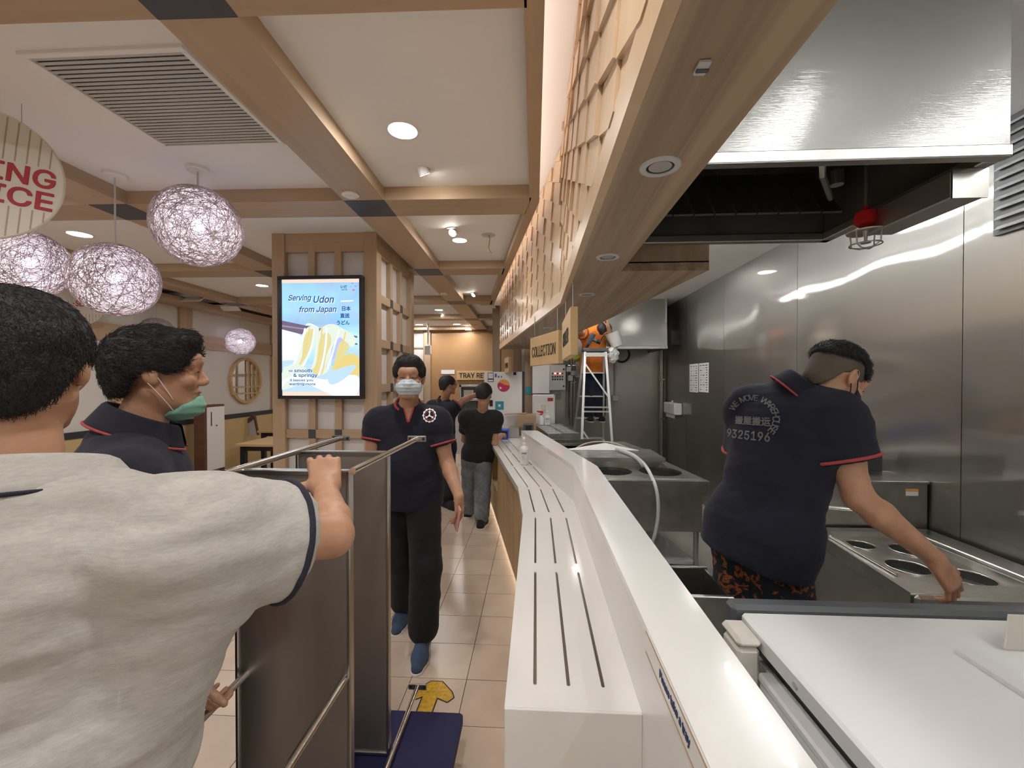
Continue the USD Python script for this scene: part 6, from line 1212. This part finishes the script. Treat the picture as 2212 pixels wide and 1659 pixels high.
part(dr, 'body', tube([A_(1271, 744), A_(1276, 733), A_(1282, 722)], [.022, .030, .034], 14), MATS['drill_blue'] if 'drill_blue' in MATS else pm('drill_blue', (.06, .09, .14), .5)); part(dr, 'chuck', tube([A_(1266, 752), A_(1271, 744)], [.012, .02], 12), MATS['black_plastic']); part(dr, 'grip', tube([A_(1279, 733), A_(1290, 738)], [.019, .021], 12), pm('drill_blue', (.06, .09, .14), .5)); part(dr, 'battery', tube([A_(1289, 737), A_(1297, 740)], [.026, .028], 12), MATS['black_plastic'])
bk = at(1328, 733, 5.62); bu = thing('bucket', 'white plastic bucket held up beside the worker under the far hood', 'bucket', bk)
part(bu, 'pail', put(lathe([(0, -.10), (.075, -.10), (.095, .09), (.10, .095), (.09, .09), (.07, -.09), (0, -.09)], 28), bk, unit(V(.9, 0, .35)), unit(V(0, 1, 0))), MATS['plastic_white'], 40); part(bu, 'cloth', trimesh.Trimesh(trimesh.creation.icosphere(3, 1).vertices * V(.07, .05, .11) + bk + V(-.02, .0, -.2) + .012 * np.sin(60 * trimesh.creation.icosphere(3, 1).vertices[:, [2, 0, 1]] / 6), trimesh.creation.icosphere(3, 1).faces, process=False), MATS['paper'], True)
# ---- the man leaning over the noodle boiler
J = dict(hc=at(1803, 818, 1.62), nk=at(1718, 850, 1.66), sl=at(1625, 893, 1.80), sr=at(1800, 915, 1.55), el=at(1610, 1060, 1.85), er=at(1855, 1075, 1.50), wl=at(1680, 1150, 1.95), wr=at(2018, 1206, 1.50), pv=at(1640, 1150, 1.68),
         hl=at(1600, 1180, 1.76), hr=at(1680, 1185, 1.64), kl=at(1615, 1440, 1.80), kr=at(1700, 1450, 1.68), al=V(.86, 1.84, .20), ar=V(1.0, 1.66, .20), w=1.10, limb=1.15, hh=.004, collar_s=1.06, collar_up=.0, collar_ax=1.6)
J['hand_r'] = dict(d=unit(V(.42, -.15, -.75)), n=unit(V(.25, -.9, .35)), side=-1, curl=(.55, .6, .6, .6), spread=.16, thumb=(.75, .08), s=1.14)
fG = unit(V(.93, .22, -.62)); uG = unit(V(.45, .1, .88))
tG = person('man in navy polo and printed shorts bent over the noodle boiler', J, fG, uG, [shirt('polo_navy', .50, .10, ('polo_navy', 'trim_red'), 'trim_red', .018, .020), trousers('print_shorts', .030, name='printed_shorts', knee=.95), shoes('shoe_black', 'shoe_black', (V(.6, .5, 0), V(.6, .5, 0)))], 'skin_warm', 1.0, dict(thick=.003, front=.06, side=.055, nape=.045, seed=8, m='hair_black', rough=.003), .0075, base=(J['pv'][0], J['pv'][1], .12))
P, R = J['P'], J['R']
part(tG, 'hair_stubble', hair_mesh(J['hc'], R, thick=.0014, front=.045, side=.002, nape=-.085, seed=9, rough=.0012), MATS['hair_stubble'], True)
ht = hair_mesh(J['hc'], R, thick=.011, front=.062, side=.062, nape=.05, seed=8, rough=.006); part(tG, 'hair_top', ht, MATS['hair_black'], True); strands(tG, ht, R, 4000, .014, 9, 'hair_black', .0008, (0, .8, .1), .5)
mk = Blob(.02); mk.ell(P(0, .036, -.050), (.074, .082, .062), R, .02); mk.cut(R @ V(0, -1, 0), P(0, .045, 0)); mk.cut(R @ V(0, .25, 1), P(0, .09, -.010)); q = part(tG, 'face_mask', mk.mesh(.005), MATS['trim_dark'], True)
for s_ in (-1, 1):
    for z, ze in ((-.025, .022), (-.09, -.030)): part(q, 'ear_loop', tube(spline([P(s_ * .064, .045, z), P(s_ * .080, .012, (z + ze) / 2), P(s_ * .089, -.016, ze)], 14), .0018, 6), MATS['trim_dark'])
# lettering on the back of the polo
bn = -J['f']; ebx = J['x'] * 1.0; 
vd = unit(at(1640, 880, 1.6) - V(0, 0, EYE)); exb = unit(np.cross(vd, Z3)); eyb = unit(np.cross(exb, vd)); pm('print_silver', (.14, .15, .145), .5)
exb = unit(exb + .12 * Z3 * 0); oB = at(1622, 905, 1.45)
for k, ch in enumerate('WE MOVE WAREHOUSE'):
    if ch == ' ': continue
    a = math.radians(150 - 300 / 16 * k * .62); r = .078
    q = text(ch, .022, .002, True); M = np.eye(4); b = a - math.pi / 2; M[:2, :2] = [[math.cos(b), -math.sin(b)], [math.sin(b), math.cos(b)]]; M[:2, 3] = (r * math.cos(a), r * math.sin(a)); q.apply_transform(M); decal(tG, J, 'lettering', q, oB, exb, eyb, 'print_silver')
q = text('搬屋搬运', .03, .002, True, True, width=.12); q.apply_translation([0, -.012, 0]); decal(tG, J, 'lettering', q, oB, exb, eyb, 'print_silver')
q = text('9325196', .032, .002, True, width=.15); q.apply_translation([-.012, -.068, 0]); decal(tG, J, 'lettering', q, oB, exb, unit(eyb + .06 * exb), 'print_silver')
# ---- the man with the green mask under his chin
J = dict(hc=at(343, 806, 1.10), nk=at(285, 905, 1.12), sl=at(270, 965, 1.30), sr=at(255, 985, .94), el=at(330, 1130, 1.38), er=at(250, 1190, .90), wl=at(470, 1200, 1.35), wr=at(330, 1300, 1.0), pv=at(255, 1290, 1.12))
pvz = J['pv'].copy(); pvz[2] = .96; J['pv'] = pvz; fB = unit(V(.78, .62, 0)); rB = V(fB[1], -fB[0], 0)
J['nk'] = J['hc'] - fB * .055 - V(0, 0, .175); J['sl'] = J['nk'] - rB * .185 - V(0, 0, .105) - fB * .01; J['sr'] = J['nk'] + rB * .185 - V(0, 0, .115) - fB * .01; J['pv'] = V(*(J['nk'] - fB * .02)[:2], .94)
for a, s_ in (('l', -1), ('r', 1)):
    J['e' + a] = J['s' + a] + V(0, 0, -.29) + rB * s_ * .03 - fB * .03; J['w' + a] = J['e' + a] + fB * .10 - V(0, 0, .22); J['h' + a] = J['pv'] + rB * s_ * .09 - V(0, 0, .03); J['k' + a] = V(*J['h' + a][:2], .50) + fB * .02; J['a' + a] = V(*J['h' + a][:2], .08)
J['wr'] = V(-.885, 1.02, .86); J['er'] = (J['sr'] + J['wr']) / 2 + V(-.02, -.05, -.02)
J['w'] = 1.08; J['belly'] = .02; J['collar_s'] = 1.12; J['collar_up'] = .016; J['hh'] = .0038; J['hand_r'] = dict(d=(.12, .1, -1), n=(-.6, -.8, 0), side=-1, curl=(.7, .7, .7, .7)); J['hand_l'] = dict(d=(0, 0, -1), n=-rB, side=-1)
tB = person('man in navy polo in profile with green face mask pulled below his chin', J, fB, Z3, [shirt('polo_navy', .6, .06, ('polo_navy', 'trim_red'), 'trim_red', .018, .018), trousers('trousers_black', .03), shoes('shoe_black', 'shoe_black', (fB, fB)), face_mask('mask_green', True)], 'skin_tan', .955, dict(thick=.014, front=.058, side=-.004, nape=-.06, seed=12, h=.005, swept=1, rough=.008, strands=(8000, .020, 5, 'hair_black', .0008, (0, .8, -.25), .10)), .008)
# ---- the mover in the grey polo in the left foreground
J = dict(hc=at(48, 790, .70), face=True)
fA = unit(V(.25, .97, 0)); fAh = unit(V(-.55, .83, -.05)); rA = V(fA[1], -fA[0], 0)
J['nk'] = J['hc'] - fAh * .04 - V(0, 0, .250) + V(.02, 0, 0)
J['sr'] = at(432, 1182, .70); J['sl'] = J['nk'] - rA * .20 + V(-.02, -.04, -.085)
J['er'] = at(718, 1158, .90); J['wr'] = at(704, 1058, 1.105)
J['pv'] = V(J['nk'][0] + .03, J['nk'][1] - .03, .95)
J['el'] = J['sl'] + V(-.06, .10, -.26); J['wl'] = J['el'] + V(.02, .2, .02)
for a, s_ in (('l', -1), ('r', 1)): J['h' + a] = J['pv'] + rA * s_ * .09 - V(0, 0, .03); J['k' + a] = V(*J['h' + a][:2], .50) + fA * .02; J['a' + a] = V(*J['h' + a][:2], .08)
J['w'] = 1.2; J['belly'] = .02; J['hh'] = .004; J['hres'] = .003; J['limb'] = 1.12; J['collar_s'] = 1.42; J['collar_up'] = .030; J['extra'] = [(lerp(J['sr'], J['nk'], .12) - V(-.03, 0, .10), J['pv'] + V(.10, .02, -.02), .07, .085)]
J['hand_r'] = dict(d=unit(V(-.40, .70, .62)), n=unit(V(.28, -.58, .78)), side=-1, curl=(.75, .8, .8, .85), spread=.12, thumb=(1.45, .0), s=1.18); J['hand_l'] = dict(d=fA, n=Z3, side=1)
tA = person('man in grey polo seen from behind in the left foreground gripping the steel shelf', J, fAh, Z3, [shirt('polo_grey', (.6, .58), .06, ('polo_grey', 'trim_dark'), 'trim_dark', .030, .026, rough=[((5, 5, 16), .030), ((26, 26, 36), .006)], h=.007, seed=21), trousers('trousers_black', .03), shoes('shoe_black', 'shoe_black', (fA, fA))], 'skin_warm', 1.03, dict(thick=.012, front=.058, side=-.006, nape=-.088, seed=14, h=.005, rough=.006, strands=(12000, .015, 7, 'hair_black', .0006, (0, .3, -.8), .05))  , .007)
